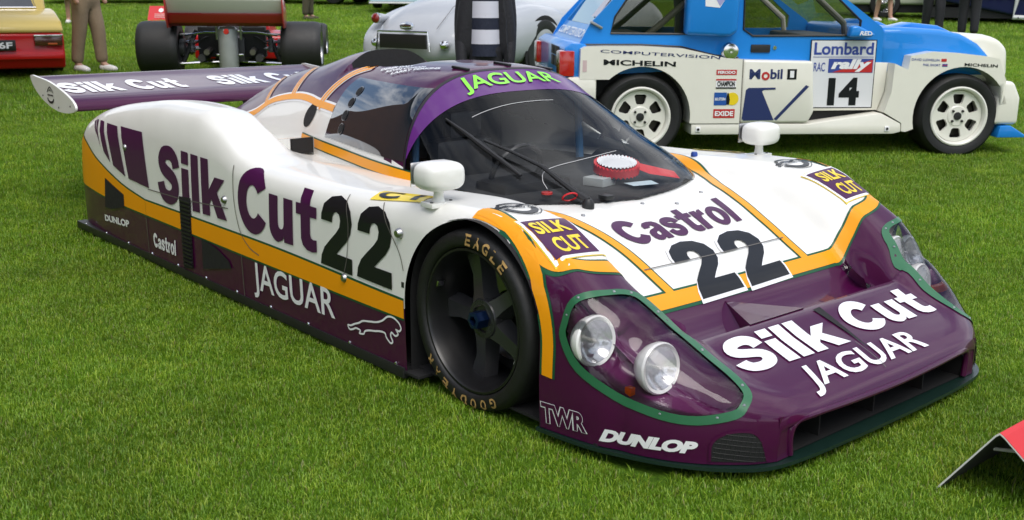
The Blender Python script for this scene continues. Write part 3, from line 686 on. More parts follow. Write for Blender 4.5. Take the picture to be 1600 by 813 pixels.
for s in (-1, 1):  # cheek between mouth and corner, corner brake duct with mesh
    obj('mouth_cheek', [(1.031, s*.605, .055), (1.031, s*.54, .055), (1.031, s*.54, .195), (1.031, s*.605, .195)], [(0, 1, 2, 3)], PURPLE, race, smooth=False)
    q3 = [(.912, s*.777, .066), (.914, s*.775, .125), (.939, s*.739, .156), (.985, s*.685, .160), (1.004, s*.655, .13), (1.015, s*.635, .062)]
    tilted('brake_duct', q3, (-.75, -s*.62, -.1), CARBON, .003)
    tilted('brake_duct_lip', [Vector(p) for p in smooth_path(q3, 4)], (-.75, -s*.62, -.1), PURPLE, .0045, half_=.004)
    d, e1, e2 = tilt_map((-.75, -s*.62, -.1)); PP = [(Vector(p).dot(e1), Vector(p).dot(e2)) for p in q3]
    A = np.array(PP); wires = []
    for k in range(13):
        u = A[:, 0].min()+(A[:, 0].max()-A[:, 0].min())*k/12; wires.append([(u, A[:, 1].min()), (u, A[:, 1].max())])
    for k in range(8):
        v = A[:, 1].min()+(A[:, 1].max()-A[:, 1].min())*k/7; wires.append([(A[:, 0].min(), v), (A[:, 0].max(), v)])
    VV = []; FF = []
    for a, b in wires:
        pts = [(a[0]+(b[0]-a[0])*t/24, a[1]+(b[1]-a[1])*t/24) for t in range(25)]; pts = [p for p in pts if inside2d(PP, *p)]
        if len(pts) < 2: continue
        P3 = []
        for p in pts:
            h = BODY.ray_cast(e1*p[0]+e2*p[1]-d*4, d, 8)[0]
            if h: P3.append(h-d*.006)
        if len(P3) > 1:
            v_, f_ = tube_geo(P3, .0006, 4); n0 = len(VV); VV += v_; FF += [tuple(i+n0 for i in f) for f in f_]
    tag(obj('duct_mesh', VV, FF, STEEL if False else mat('wire', (.03, .03, .03), .5, metal=.4), race), kind='stuff')
    # wheel well and sill
    V, F = lathe_geo([(ARC[2]+.004, 0), (ARC[2]+.004, .225)], 40, 'y', (ARC[0], -.975 if s < 0 else .75, ARC[1]), (0, math.pi))
    y0, y1 = (-.975, -.75) if s < 0 else (.75, .975)
    for sx in (-1, 1):
        n0 = len(V); xx = ARC[0]+sx*(ARC[2]+.004); V += [(xx, y0, ARC[1]), (xx, y1, ARC[1]), (xx, y1, .05), (xx, y0, .05)]; F.append((n0, n0+1, n0+2, n0+3))
    n0 = len(V); yi = s*.75; V += [(ARC[0]-.355, yi, .03), (ARC[0]+.355, yi, .03), (ARC[0]+.355, yi, .40), (ARC[0]+.22, yi, .60), (ARC[0], yi, .67), (ARC[0]-.22, yi, .60), (ARC[0]-.355, yi, .40)]; F.append(tuple(range(n0, n0+7)))
    obj('wheel_well', V, F, CARBON, race)
    boxobj('side_skirt', (-3.74, min(s*1.006, s*.95), .022), (-.345, max(s*1.006, s*.95), .064), BLACK, race, .003)
    boxobj('skirt_end', (-.36, min(s*.86, s*1.0), .04), (-.26, max(s*.86, s*1.0), .052), CARBON, race, .002)
boxobj('floor_pan', (-3.7, -.94, .05), (.6, .94, .06), CARBON, race)

# ---------------------------------------------------------------- front wheels
GOLD = mat('tyre_gold', (.42, .26, .09), .65, noise=(60, .35)); BLUEA = mat('anodised_blue', (.01, .03, .10), .3, metal=.7)
def wheel(parent, c, s, R_=.324, r_=.260, wd=.30, letters=None):
    """s=-1: outer face towards -Y"""
    tr = empty('front_wheel'); tr.parent = parent
    prof = [(r_-.004, .03), (r_, 0.0), (r_+.006, -.007), (r_+.014, -.010), (R_-.026, -.010), (R_-.017, -.006), (R_-.008, .006), (R_-.002, .03), (R_, .06), (R_, wd-.06), (R_-.004, wd-.03), (R_-.03, wd), (r_, wd)]
    lathe('tyre', prof, RUBBER, tr, 72)
    lathe('rim', [(r_, .012), (r_-.004, .0), (r_-.012, -.001), (r_-.018, .010), (r_-.022, .05), (r_-.03, .075), (r_-.036, .12), (r_-.036, wd-.02)], mat('rim_inner', (.010, .010, .011), .34), tr, 72)
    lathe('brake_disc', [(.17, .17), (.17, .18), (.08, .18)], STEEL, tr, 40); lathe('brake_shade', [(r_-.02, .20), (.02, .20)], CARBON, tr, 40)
    bm = bmesh.new()
    for k in range(5):
        a = math.radians(90+22+72*k); ca, sa = math.cos(a), math.sin(a)
        def sp(rad, w_, y): return [(rad*ca-w_*sa, y, rad*sa+w_*ca), (rad*ca+w_*sa, y, rad*sa-w_*ca)]
        rows = [(.045, .056, .050, .11), (.10, .042, .066, .12), (.16, .040, .080, .13), (r_-.028, .056, .080, .125)]
        prev = None
        for rad, w_, yo, yi in rows:
            q = [bm.verts.new(p) for p in sp(rad, w_, yi)]; o_ = [bm.verts.new(p) for p in sp(rad, w_*.62, yo)]
            cur = [q[0], o_[0], o_[1], q[1]]
            if prev:
                for i in range(3): bm.faces.new([prev[i], prev[i+1], cur[i+1], cur[i]])
            prev = cur
    obm('spokes', bm, mat('spoke_black', (.030, .030, .033), .25, spec=.8), tr, angle=25)
    lathe('hub', [(.076, .115), (.074, .06), (.068, .052), (.05, .05), (.046, .058), (0, .058)], RIMBLK, tr, 40)
    bm = bmesh.new(); hx = [(.033*math.cos(math.radians(60*k+10)), .033*math.sin(math.radians(60*k+10))) for k in range(6)]
    a_ = [bm.verts.new((x, .06, z)) for x, z in hx]; b_ = [bm.verts.new((x*.95, .012, z*.95)) for x, z in hx]; c_ = [bm.verts.new((x*.55, .010, z*.55)) for x, z in hx]; d_ = [bm.verts.new((x*.52, .05, z*.52)) for x, z in hx]
    for k in range(6):
        for u, v in ((a_, b_), (b_, c_), (c_, d_)): bm.faces.new([u[k], u[(k+1) % 6], v[(k+1) % 6], v[k]])
    bm.faces.new(d_); obm('centre_nut', bm, BLUEA, tr, smooth=False)
    for a, m_, nm in ((158, CHROME, 'valve'), (-24, VWHITE, 'balance_weight')):
        rr = r_-.026; boxobj(nm, (-.006, .02, -.012), (.006, .05, .012), m_, tr, .002, rot=(0, -math.radians(a), 0), loc=(rr*math.cos(math.radians(a)), 0, rr*math.sin(math.radians(a))))
    if letters:
        for txt, a0, step, h in letters:
            for k, ch in enumerate(txt):
                if ch == ' ': continue
                a = math.radians(a0-step*k); V, F = text_mesh2d(ch, .03); V = fit2d(V, .031, h)
                rc = (r_+R_)/2-.002; V3 = []
                for u, v in V:
                    rad = rc+v; t = a-u/rc; dd = max(0, rad-(R_-.026))
                    V3.append((rad*math.cos(t), -.0125+dd*.55, rad*math.sin(t)))
                obj('tyre_letter', V3, F, GOLD, tr, smooth=False)
    tr.location = c
    if s > 0: tr.rotation_euler = (0, 0, math.pi)
    return tr
wheel(race, (ARC[0]-.012, -.968, .322), -1, letters=[('EAGLE', 90, 9.5, .040), ('GOODYEAR', -62, 11, .036)])
wheel(race, (ARC[0]-.012, .968, .322), 1)
# ---------------------------------------------------------------- canopy details
def can_off(x, t, k=1.004):
    p = can_pt(x, t); return (p[0], p[1]*k, ZB+(p[2]-ZB)*k)
def can_patch(name, x0, x1, m_, k, t0=-90, t1=90, nx=8, nt=80, parent=None):
    V = []
    for i in range(nx):
        for j in range(nt):
            t = math.radians(t0+(t1-t0)*j/(nt-1)); a, b = x0(t), x1(t); V.append(can_off(a+(b-a)*i/(nx-1), t, k))
    return obj(name, V, grid_faces(nx, nt, flip=True), m_, parent or roof, angle=None)
BANNER = paint('banner_violet', (.10, .018, .16))
can_patch('screen_banner', lambda t: seam_x(t)+.006, lambda t: max(seam_x(t)+.007, -.815-.03*abs(math.sin(t))**3), BANNER, 1.0035, -84, 84, parent=screen)
can_patch('screen_seal', lambda t: seam_x(t)-.007, lambda t: seam_x(t)+.007, BLACK, 1.006, -89, 89, 3)
ROOFB = world_bvh([roof, screen])
LIME = mat('lime_vinyl', (.22, .78, .02), .4, coat=.6)
V, F = text_mesh2d('JAGUAR', .016); top('screen_lettering', quad_fit(V, [(-.832, -.305), (-.845, .27), (-.93, .25), (-.935, -.29)]), F, LIME, .007, screen, ROOFB, .03)
TINT = mat('tinted_glass', (.012, .016, .022), .015, spec=.9, coat=1, coatr=.0)
WIN = [(-1.725, .479, .745), (-1.712, .455, .80), (-1.695, .432, .88), (-1.672, .375, .97), (-1.645, .33, 1.013), (-1.53, .346, 1.022), (-1.243, .388, 1.03), (-1.03, .42, 1.012), (-.955, .478, .97), (-.85, .556, .859), (-.785, .62, .755), (-.81, .635, .738), (-.95, .63, .738), (-1.151, .606, .74), (-1.45, .55, .742)]
for s in (-1, 1):
    dd = (0, -s*.86, -.5)
    VW = []; NU, NV = 40, 24
    for iv in range(NV):
        z = .738+(1.018-.738)*iv/(NV-1); xr = float(pchip([.738, .80, .88, .97, 1.018], [-1.728, -1.712, -1.695, -1.672, -1.63], z)); xf = -.85
        for _ in range(20): xf = .5*xf+.5*(seam_x(math.acos(min(1, (max(0, z-ZB)/(float(can_h(xf))-ZB))**1.025)))-.010)
        for iu in range(NU):
            x = xr+(xf-xr)*iu/(NU-1); th = math.acos(min(1, ((z-ZB)/(float(can_h(x))-ZB))**1.025)); VW.append(can_off(x, s*th, 1.006))
    obj('side_window', VW, grid_faces(NV, NU, flip=(s > 0)), TINT, roof, angle=None)
    for (x, y, z) in ((-1.505, .412, .965), (-1.521, .448, .915), (-1.531, .479, .857), (-1.53, .503, .796)):
        d, e1, e2 = tilt_map(dd); u, v = Vector((x, s*y, z)).dot(e1), Vector((x, s*y, z)).dot(e2)
        for rr, m_, lf in ((.029, STEEL, .0065), (.024, CARBON, .0078)):
            q = [(u+rr*math.cos(a), v+rr*.95*math.sin(a)) for a in np.linspace(0, 2*math.pi, 22)[:-1]]
            wrap('window_hole', *poly_mesh2d([q]), (lambda e1, e2, d: (lambda u, v: e1*u+e2*v-d*4))(e1, e2, d), ROOFB, d, m_, roof, lf, None, 8)
    # duct opening in the white engine cover side
    d, e1, e2 = tilt_map(dd); u, v = Vector((-1.992, s*.397, .814)).dot(e1), Vector((-1.992, s*.397, .814)).dot(e2)
    q = [(u+.065*math.cos(a)+.02*math.sin(a), v+.062*math.sin(a)) for a in np.linspace(0, 2*math.pi, 30)[:-1]]
    wrap('side_intake', *poly_mesh2d([q]), (lambda e1, e2, d: (lambda u, v: e1*u+e2*v-d*4))(e1, e2, d), ROOFB, d, CARBON, roof, .003, .03, 8)
    line3 = [(-3.25, .20, .662), (-3.0, .24, .705), (-2.818, .264, .750), (-2.644, .265, .815), (-2.476, .283, .853), (-2.25, .32, .885), (-2.08, .35, .886), (-1.942, .381, .876), (-1.80, .41, .872), (-1.70, .43, .868)]
    L3 = [(x, s*y, z) for x, y, z in smooth_path(line3, 5)]
    tilted('cover_stripe_edge', L3, dd, VWHITE, .0028, half_=.028, bvh=ROOFB, parent=roof); tilted('cover_stripe', L3, dd, ORANGE, .0052, half_=.017, bvh=ROOFB, parent=roof)
    # cross stripes climbing over the purple cover
    for base, hi in (((-1.90, .40, .87), (-1.62, .24, 1.06)), ((-2.33, .33, .87), (-2.35, .13, 1.01)), ((-2.70, .28, .79), (-2.71, .10, .93))):
        A = np.array(base); B = np.array(hi); mid = (A+B)/2+[.0, .05, .03]; pth = smooth_path([tuple(A), tuple(mid), tuple(B)], 8)
        if base[0] > -2: pth = smooth_path([(-1.905, .40, .855), (-1.875, .375, .91), (-1.805, .335, .985), (-1.725, .285, 1.04), (-1.62, .245, 1.068)], 6)
        pth = [(x, s*y, z) for x, y, z in pth]; hw = .034 if base[0] > -2.5 else .026
        tilted('cover_stripe_edge', pth, dd, VWHITE, .0034, half_=hw, bvh=ROOFB, parent=roof)
        d, e1, e2 = tilt_map(dd); P2 = [(Vector(p).dot(e1), Vector(p).dot(e2)) for p in pth]
        for off in (-.45, .45):
            Lr, Rr = offset_band(P2, hw*abs(off)); c2 = Lr if off > 0 else Rr; V, F = ribbon2d(c2, hw*.30)
            wrap('cover_stripe', V, F, (lambda e1, e2, d: (lambda u, v: e1*u+e2*v-d*4))(e1, e2, d), ROOFB, d, ORANGE, roof, .005, .03, 8)
for t_, q in (('DEREK DALY', [(-1.50, -.298), (-1.30, -.252), (-1.315, -.232), (-1.515, -.278)]), ('KEVIN COGAN', [(-1.43, -.318), (-1.20, -.262), (-1.215, -.242), (-1.445, -.298)]), ('LARRY PERKINS', [(-1.36, -.338), (-1.09, -.262), (-1.105, -.242), (-1.375, -.318)])):
    V, F = text_mesh2d(t_, .03); top('driver_lettering', quad_fit(V, q), F, VWHITE, .006, roof, ROOFB)
for x, y in ((-1.02, -.20), (-1.03, .05), (-1.02, .30)): boxobj('screen_clip', (-.045, -.012, 0), (.045, .012, .012), BLACK, roof, .004, loc=(x, y, float(ROOFB.ray_cast(Vector((x, y, 3)), Vector((0, 0, -1)))[0].z)-.002), rot=(0, .1, .2))
# deck: orange door line is part of the hood stripe; carry it along the window foot
for s in (-1, 1):
    p_ = [(x, s*y, z) for x, y, z in smooth_path([(-2.05, .42, .70), (-1.75, .49, .697), (-1.45, .55, .693), (-1.15, .61, .690), (-.90, .65, .690), (-.70, .665, .690), (-.56, .66, .690)], 5)]
    tilted('door_stripe', p_, (0, -s*.86, -.5), GREEN, .0024, half_=.0245, bvh=CANOPY, parent=roof); tilted('door_stripe', p_, (0, -s*.86, -.5), ORANGE, .0044, half_=.0185, bvh=CANOPY, parent=roof)
    q = [(-.60, s*.965), (-.60, s*.90), (-.30, s*.875), (-.30, s*.945)]; top('class_sticker', *poly_mesh2d([q]), YEL, .004)
    V, F = text_mesh2d('C 1', .05); A = [(-.58, s*.955), (-.34, s*.94), (-.34, s*.885), (-.58, s*.91)]; A = A if s < 0 else [A[2], A[3], A[0], A[1]]
    top('class_sticker_lettering', quad_fit(V, A), F, VBLACK, .005)
# duct box on the deck beside the engine cover
for s in (-1, 1):
    obj('deck_intake', [(-1.80, s*.50, .655), (-1.80, s*.62, .655), (-1.80, s*.62, .73), (-1.80, s*.50, .73)], [(0, 1, 2, 3)], CARBON, race, smooth=False)
    obj('deck_intake_ramp', [(-1.80, s*.495, .732), (-1.80, s*.625, .732), (-2.3, s*.60, .66), (-2.3, s*.47, .66), (-1.80, s*.495, .62), (-1.80, s*.625, .62)], [(0, 1, 2, 3), (0, 3, 4), (1, 5, 2)], WHITE, race, smooth=False)
    for k in (0, .055): obj('deck_intake_stripe', [(-1.86, s*(.50+k), .7265), (-1.86, s*(.535+k), .7265), (-2.1, s*(.52+k), .6915), (-2.1, s*(.485+k), .6915)], [(0, 1, 2, 3)], ORANGE, race, smooth=False)

# ---------------------------------------------------------------- mirrors
for s in (-1, 1):
    mr_ = empty('wing_mirror'); mr_.parent = race; mr_.location = (-.225, s*.925, .698)
    V = []; nu, nv = 16, 28
    for i in range(nu+1):
        a = -math.pi/2+math.pi*i/nu; ca = math.copysign(abs(math.cos(a))**.55, 1); X = math.copysign(abs(math.sin(a))**.62, math.sin(a))
        x = X*.062 if X < 0 else X*.075
        for j in range(nv):
            b = 2*math.pi*j/nv; cy, cz = math.copysign(abs(math.cos(b))**.6, math.cos(b)), math.copysign(abs(math.sin(b))**.6, math.sin(b))
            V.append((x, cy*.085*ca, .098+cz*.052*ca))
    obj('mirror_housing', V, grid_faces(nu+1, nv, wrap_v=True, flip=True), WHITE, mr_, angle=None)
    lathe('mirror_stalk', [(.028, 0), (.021, .012), (.018, .03), (.02, .06)], WHITE, mr_, 16, 'z')
    boxobj('mirror_foot', (-.035, -.055, -.012), (.035, .055, .006), WHITE, mr_, .004)
    boxobj('mirror_glass', (-.0645, -.075, .055), (-.061, .075, .141), CHROME, mr_, .001)
    for y in (-.042, .042): lathe('foot_bolt', [(0, .010), (.006, .009), (.006, .0)], BLACK, mr_, 8, 'z', (.015, y, 0))

# ---------------------------------------------------------------- wiper
def on_can(x, y, l=.015):
    h, n_, _, _ = CAR.ray_cast(Vector((x, y, 3)), Vector((0, 0, -1))); return h+Vector((0, 0, l)) if h else Vector((x, y, .65))
wp = empty('windscreen_wiper'); wp.parent = race
tube('wiper_arm', [on_can(-.12, -.285, .025), on_can(-.16, -.30, .035), on_can(-.328, -.338, .030), on_can(-.45, -.385, .028), on_can(-.575, -.43, .022)], [.017, .015, .009, .007, .006], BLACK, wp, 8)
tube('wiper_blade', [on_can(-.778, -.47, .010), on_can(-.66, -.458, .012), on_can(-.55, -.45, .014), on_can(-.45, -.442, .012), on_can(-.347, -.432, .010)], [.005, .010, .013, .010, .006], BLACK, wp, 8)
lathe('wiper_pivot', [(.024, 0), (.024, .03), (.014, .045), (0, .045)], BLACK, wp, 16, 'z', tuple(on_can(-.112, -.292, -.01)))
boxobj('washer_jet', (-.03, -.022, 0), (.02, .022, .018), BLACK, race, .006, loc=tuple(on_can(-.135, -.165, 0)))
lathe('kill_switch', [(.022, -.002), (.022, .006), (.015, .008), (.013, .0), (0, .0)], mat('dull_red', (.35, .02, .02), .4), race, 20, 'z', tuple(on_can(-.235, -.395, 0)))
RED = mat('red_cable', (.60, .012, .02), .4)
c0 = on_can(-.17, -.335, .006); tube('pull_ring', [(c0.x+.026*math.cos(a), c0.y+.03*math.sin(a), c0.z+.022+.02*math.cos(a+.4)) for a in np.linspace(0, 2*math.pi, 18)[:-1]], .0035, RED, race, 6, True)
lathe('filler_cap', [(0, .02), (.012, .02), (.016, .012), (.016, 0)], mat('blue_cap', (.02, .06, .3), .35), race, 14, 'z', tuple(on_can(-.42, .70, 0)))
for x, y in ((-.07, -.03), (-.02, .12), (-.07, .33), (-.05, -.38)): lathe('hood_fastener', [(0, .006), (.007, .005), (.009, 0)], STEEL, race, 10, 'z', tuple(on_can(x, y, 0)))
REFL_LINE = mat('reflection_grey', (.45, .45, .45), .4)  # thin grey ribbons painted on the glass as reflected cage and screen edges
for pts in ([(-.727, -.371), (-.735, -.259), (-.745, -.113), (-.748, .02), (-.745, .104)], [(-.25, -.38), (-.30, -.36), (-.34, -.30), (-.355, -.12), (-.37, .02), (-.385, .14)]):
    V, F = ribbon2d(smooth_path(pts, 5), .0014); top('painted_reflection_line', V, F, REFL_LINE, .002, screen, ROOFB)

# ---------------------------------------------------------------- cockpit seen through the screen
DK = mat('cockpit_dark', (.018, .018, .020), .7, noise=(14, .5)); 
bm = bmesh.new(); box(bm, -1.56, -1.46, -.42, .42, .60, .90, bev=.02); obm('bulkhead', bm, DK, race)
for y, m_ in ((-.26, DK),):
    bm = bmesh.new(); box(bm, -1.0, -.90, y-.16, y+.16, .60, .80, bev=.04); box(bm, -.97, -.90, y-.09, y+.09, .80, .92, bev=.03); obm('seat_back', bm, BLACK, race)
tube('steering_wheel', [(-.56+.05*math.sin(a), -.27+.13*math.cos(a), .70+.11*math.sin(a)) for a in np.linspace(0, 2*math.pi, 30)[:-1]], .012, BLACK, race, 8, True)
bm = bmesh.new(); box(bm, -.62, -.42, -.45, -.08, .60, .68, bev=.03); obm('instrument_binnacle', bm, BLACK, race)
DC = [(-1.33, .47, .86), (-1.28, .45, .91), (-1.12, .47, .885), (-.84, .50, .765), (-.87, .515, .735), (-1.30, .49, .79)]
obj('door_card', DC+[(x, y+.012, z) for x, y, z in DC],
    [(0, 1, 2, 3, 4, 5), (11, 10, 9, 8, 7, 6)]+[(i, 6+i, 6+(i+1) % 6, (i+1) % 6) for i in range(6)], mat('door_card_white', (.75, .75, .72), .5), race, smooth=False)
tube('roll_cage', [(-.97, -.50, .62), (-.97, -.48, .92), (-.98, -.25, 1.03), (-.98, .25, 1.03), (-.97, .48, .92), (-.97, .50, .62)], .02, mat('cage_blue', (.06, .16, .30), .35), race, 10)
# black dash top: the deck inside the canopy
gx = np.arange(-.96, -.10, .006); gy = np.arange(-.66, .661, .006); DV = []; DI = {}; DF = []
for i, x in enumerate(gx):
    for j, y in enumerate(gy):
        hc = CANOPY.ray_cast(Vector((x, y, 3)), Vector((0, 0, -1)))[0]; hb = BODY.ray_cast(Vector((x, y, 3)), Vector((0, 0, -1)))[0]
        if hc and hb and hc.z > hb.z+.004: DI[(i, j)] = len(DV); DV.append((x, y, hb.z+.003))
for (i, j) in DI:
    q = [DI.get(k) for k in ((i, j), (i+1, j), (i+1, j+1), (i, j+1))]
    if None not in q: DF.append(tuple(q))
obj('dash_top', DV, DF, DK, race)
# paper rosette and leaflets lying on the dash: things of their own
rz = empty('rosette', 'red and white pleated paper rosette lying on the racing car dashboard behind the windscreen', 'rosette', loc=(-.37, .13, .70)); 
V = []; n = 64
for rr, zz in ((.045, .012), (.098, .018), (.098, -.016), (.04, -.012)):
    for k in range(n): V.append((rr*math.cos(2*math.pi*k/n), rr*math.sin(2*math.pi*k/n), zz+(.006 if k % 2 else -.004)*(rr > .05)))
obj('pleated_edge', V, grid_faces(4, n, wrap_v=True), mat('rosette_red', (.62, .02, .025), .5), rz, angle=10)
V = []
for rr, zz in ((0, .021), (.06, .021), (.085, .026)):
    for k in range(n): V.append((rr*math.cos(2*math.pi*k/n), rr*math.sin(2*math.pi*k/n), zz+(.004 if k % 2 else -.003)*(rr > .07)))
obj('pleated_centre', V, grid_faces(3, n, wrap_v=True), mat('rosette_white', (.8, .8, .82), .5), rz, angle=10)
obj('ribbon_tail', [(.04, .06, 0), (.10, .10, -.02), (.17, .22, -.045), (.12, .235, -.03), (.09, .17, -.01), (.03, .11, .005)], [(0, 1, 5), (1, 2, 4, 5), (2, 3, 4)], MAT['rosette_red'], rz, smooth=False)
rz.rotation_euler = (.10, .16, 0)
tag(obj('leaflet', [(-.22, .08, .646), (-.19, .20, .646), (-.27, .24, .646), (-.30, .10, .646)], [(0, 1, 2, 3)], mat('paper_blue', (.55, .68, .74), .6), None, smooth=False), 'pale blue paper leaflet on the dash at the foot of the windscreen', 'leaflet')
tag(boxobj('paper_box', (-.06, -.05, 0), (.04, .05, .035), mat('paper_grey', (.42, .44, .44), .6), None, .003, loc=(-.36, .03, .636), rot=(0, 0, .2)), 'small grey box under the paper rosette on the dash', 'box')

# ---------------------------------------------------------------- rear wing
rw = empty('rear_wing'); rw.parent = race
pu = [(-3.70, .735), (-3.72, .768), (-3.80, .795), (-3.95, .815), (-4.12, .835), (-4.30, .858), (-4.40, .878), (-4.405, .872), (-4.30, .835), (-4.12, .775), (-3.95, .733), (-3.80, .715), (-3.72, .715)]
pu = smooth_path(pu, 3, True); n = len(pu); ys = np.linspace(-.965, .965, 9); V = [(x, y, z) for y in ys for x, z in pu]
wingm = obj('wing_blade', V, grid_faces(len(ys), n, wrap_v=True, flip=True)+[tuple(range(n)), tuple((len(ys)-1)*n+k for k in range(n-1, -1, -1))], PURPLE, rw, angle=50)
WB = world_bvh([wingm])
for y0, y1 in ((-.93, -.17), (.06, .82)):
    V, F = glyph_text('Silk Cut', .08, .35); top('wing_lettering', quad_fit(V, [(-3.88, y0), (-3.88, y1), (-4.20, y1), (-4.20, y0)]), F, VWHITE, .003, rw, WB, .06)
ep = smooth_path([(-4.42, .888), (-4.30, .882), (-4.10, .868), (-3.90, .833), (-3.74, .79), (-3.672, .752), (-3.69, .72), (-3.80, .70), (-3.95, .697), (-4.10, .715), (-4.25, .755), (-4.37, .81), (-4.425, .86)], 3, True)
for s in (-1, 1):
    n = len(ep); y0, y1 = s*.966, s*.980; V = [(x, y0, z) for x, z in ep]+[(x, y1, z) for x, z in ep]
    e_ = obj('end_plate', V, [tuple(range(n)), tuple(range(2*n-1, n-1, -1))]+[(i, n+i, n+(i+1) % n, (i+1) % n) for i in range(n)], WHITE, rw, angle=30); EB = world_bvh([e_])
    cx, cz = -4.08, .79
    def epw(nm, V, F): return wrap(nm, V, F, (lambda s: (lambda u, v: (u, s*3, v)))(s), EB, (0, -s, 0), VBLACK, rw, .002, None, 8)
    epw('wing_badge', *ribbon2d([(cx+.052*math.cos(a), cz-.022+.026*math.sin(a)) for a in np.linspace(math.pi, 2*math.pi, 14)], .007)); epw('wing_badge', *ribbon2d([(cx-.05, cz-.004), (cx+.05, cz-.004)], .004))
    epw('wing_badge', *ribbon2d(smooth_path([(cx-.055, cz+.012), (cx-.03, cz+.032), (cx, cz+.045), (cx+.03, cz+.032), (cx+.055, cz+.012)], 4), .004)); epw('wing_badge', *ribbon2d([(cx-.025, cz+.018), (cx, cz+.030), (cx+.025, cz+.018)], .003))
    for x, z in ((-3.75, .745), (-3.95, .722), (-4.22, .775)): lathe('plate_bolt', [(0, -.004*1), (.005, -.003), (.006, 0)] if s < 0 else [(0, .004), (.005, .003), (.006, 0)], BLACK, rw, 8, 'y', (x, s*.980, z))
for y in (-.24, .24):
    V = [(x, y+k, z) for k in (-.008, .008) for x, z in ((-3.55, .45), (-3.85, .45), (-3.98, .735), (-3.76, .72))]
    obj('wing_pylon', V, [(0, 1, 2, 3), (7, 6, 5, 4), (0, 4, 5, 1), (1, 5, 6, 2), (2, 6, 7, 3), (3, 7, 4, 0)], BLACK, rw, smooth=False)
# ---------------------------------------------------------------- blue and white rally hatchback
def prism(name, poly, y0, y1, m_, parent, bev=0.0, seg=2, mats=None):
    bm = bmesh.new(); A = [bm.verts.new((x, y0, z)) for x, z in poly]; B = [bm.verts.new((x, y1, z)) for x, z in poly]; n = len(poly)
    bm.faces.new(A); bm.faces.new(B[::-1])
    for i in range(n): bm.faces.new((A[i], B[i], B[(i+1) % n], A[(i+1) % n]))
    bmesh.ops.recalc_face_normals(bm, faces=bm.faces[:])
    if bev:
        es = [e for e in bm.edges if len(e.link_faces) == 2 and e.calc_face_angle(0) > .5]
        bmesh.ops.bevel(bm, geom=es, offset=bev, segments=seg, affect='EDGES', profile=.5, clamp_overlap=True)
    return obm(name, bm, m_, parent, angle=40)
def holed(name, polys, y, th, m_, parent, tr=None):
    """sheet with window openings, of real thickness; tr maps (u, v, y) to 3D"""
    V, F = poly_mesh2d(polys); tr = tr or (lambda u, v, y: (u, y, v)); n = len(V); P = [tr(u, v, y) for u, v in V]+[tr(u, v, y+th) for u, v in V]
    FF = list(F)+[tuple(i+n for i in f[::-1]) for f in F]
    cnt = {}
    for f in F:
        for i in range(len(f)):
            a, b = f[i], f[(i+1) % len(f)]; cnt[(a, b)] = cnt.get((a, b), 0)+1
    for (a, b) in cnt:
        if (b, a) not in cnt: FF.append((a, b, b+n, a+n))
    return obj(name, P, FF, m_, parent, angle=30)
def flat(name, V, F, y, m_, parent, tr=None):
    """flat print on a panel facing -Y"""
    tr = tr or (lambda u, v: (u, y, v)); o = obj(name, [tr(u, v) for u, v in V], F, m_, parent, smooth=False); return o
def ftext(name, txt, q, y, m_, parent, bold=.03, shear=0, tr=None):
    V, F = text_mesh2d(txt, bold, 1.0, shear); return flat(name, quad_fit(V, q), F, y, m_, parent, tr)
def frect(name, x0, x1, z0, z1, y, m_, parent): return flat(name, [(x0, z0), (x1, z0), (x1, z1), (x0, z1)], [(0, 1, 2, 3)], y, m_, parent)
BLUE = paint('paint_blue', (.014, .22, .66)); CREAM = paint('paint_cream', (.78, .765, .68)); NAVY = mat('navy_vinyl', (.012, .022, .12), .35, coat=.5)
REDV = mat('red_vinyl', (.5, .015, .02), .35, coat=.4); 
rally = empty('rally_car', 'blue and white rally hatchback numbered 14 with wide wheel arches', 'rally car', loc=(-2.665, 2.79, .194), rotz=math.radians(54.0))
rally.scale = (1.025, 1.025, 1.025)
def arcpoly(cx, cz, r, a0, a1, n=16): return [(cx+r*math.cos(math.radians(a0+(a1-a0)*i/n)), cz+r*math.sin(math.radians(a0+(a1-a0)*i/n))) for i in range(n+1)]
WD = 1.86
side_out = [(-.45, .60), (-.45, .82), (-.37, .97), (-.18, 1.17), (.0, 1.35), (.12, 1.41), (.4, 1.43), (1.1, 1.42), (1.22, 1.38), (1.45, 1.20), (1.8, .955), (1.87, .78), (1.87, .66), (.7, .66)]
rwin = [(-.22, .905), (-.19, 1.02), (-.09, 1.17), (.04, 1.31), (.12, 1.345), (.66, 1.36), (.66, .90)]
dwin = [(.76, .935), (.83, .89), (1.5, .895), (1.63, .90), (1.635, 1.0), (1.45, 1.16), (1.2, 1.335), (.75, 1.36)]
for y in (.125, WD-.155):
    holed('side_panel', [side_out, rwin, dwin], y, .03, BLUE, rally)
    yy = y+.012 if y < 1 else y+.018
    for pl_ in (rwin, dwin): flat('side_glass', *poly_mesh2d([pl_]), yy, MAT['smoked_glass'], rally)
for pl_ in (rwin, dwin): tube('window_rubber', [(x, .123, z) for x, z in pl_], .008, BLACK, rally, 6, True)
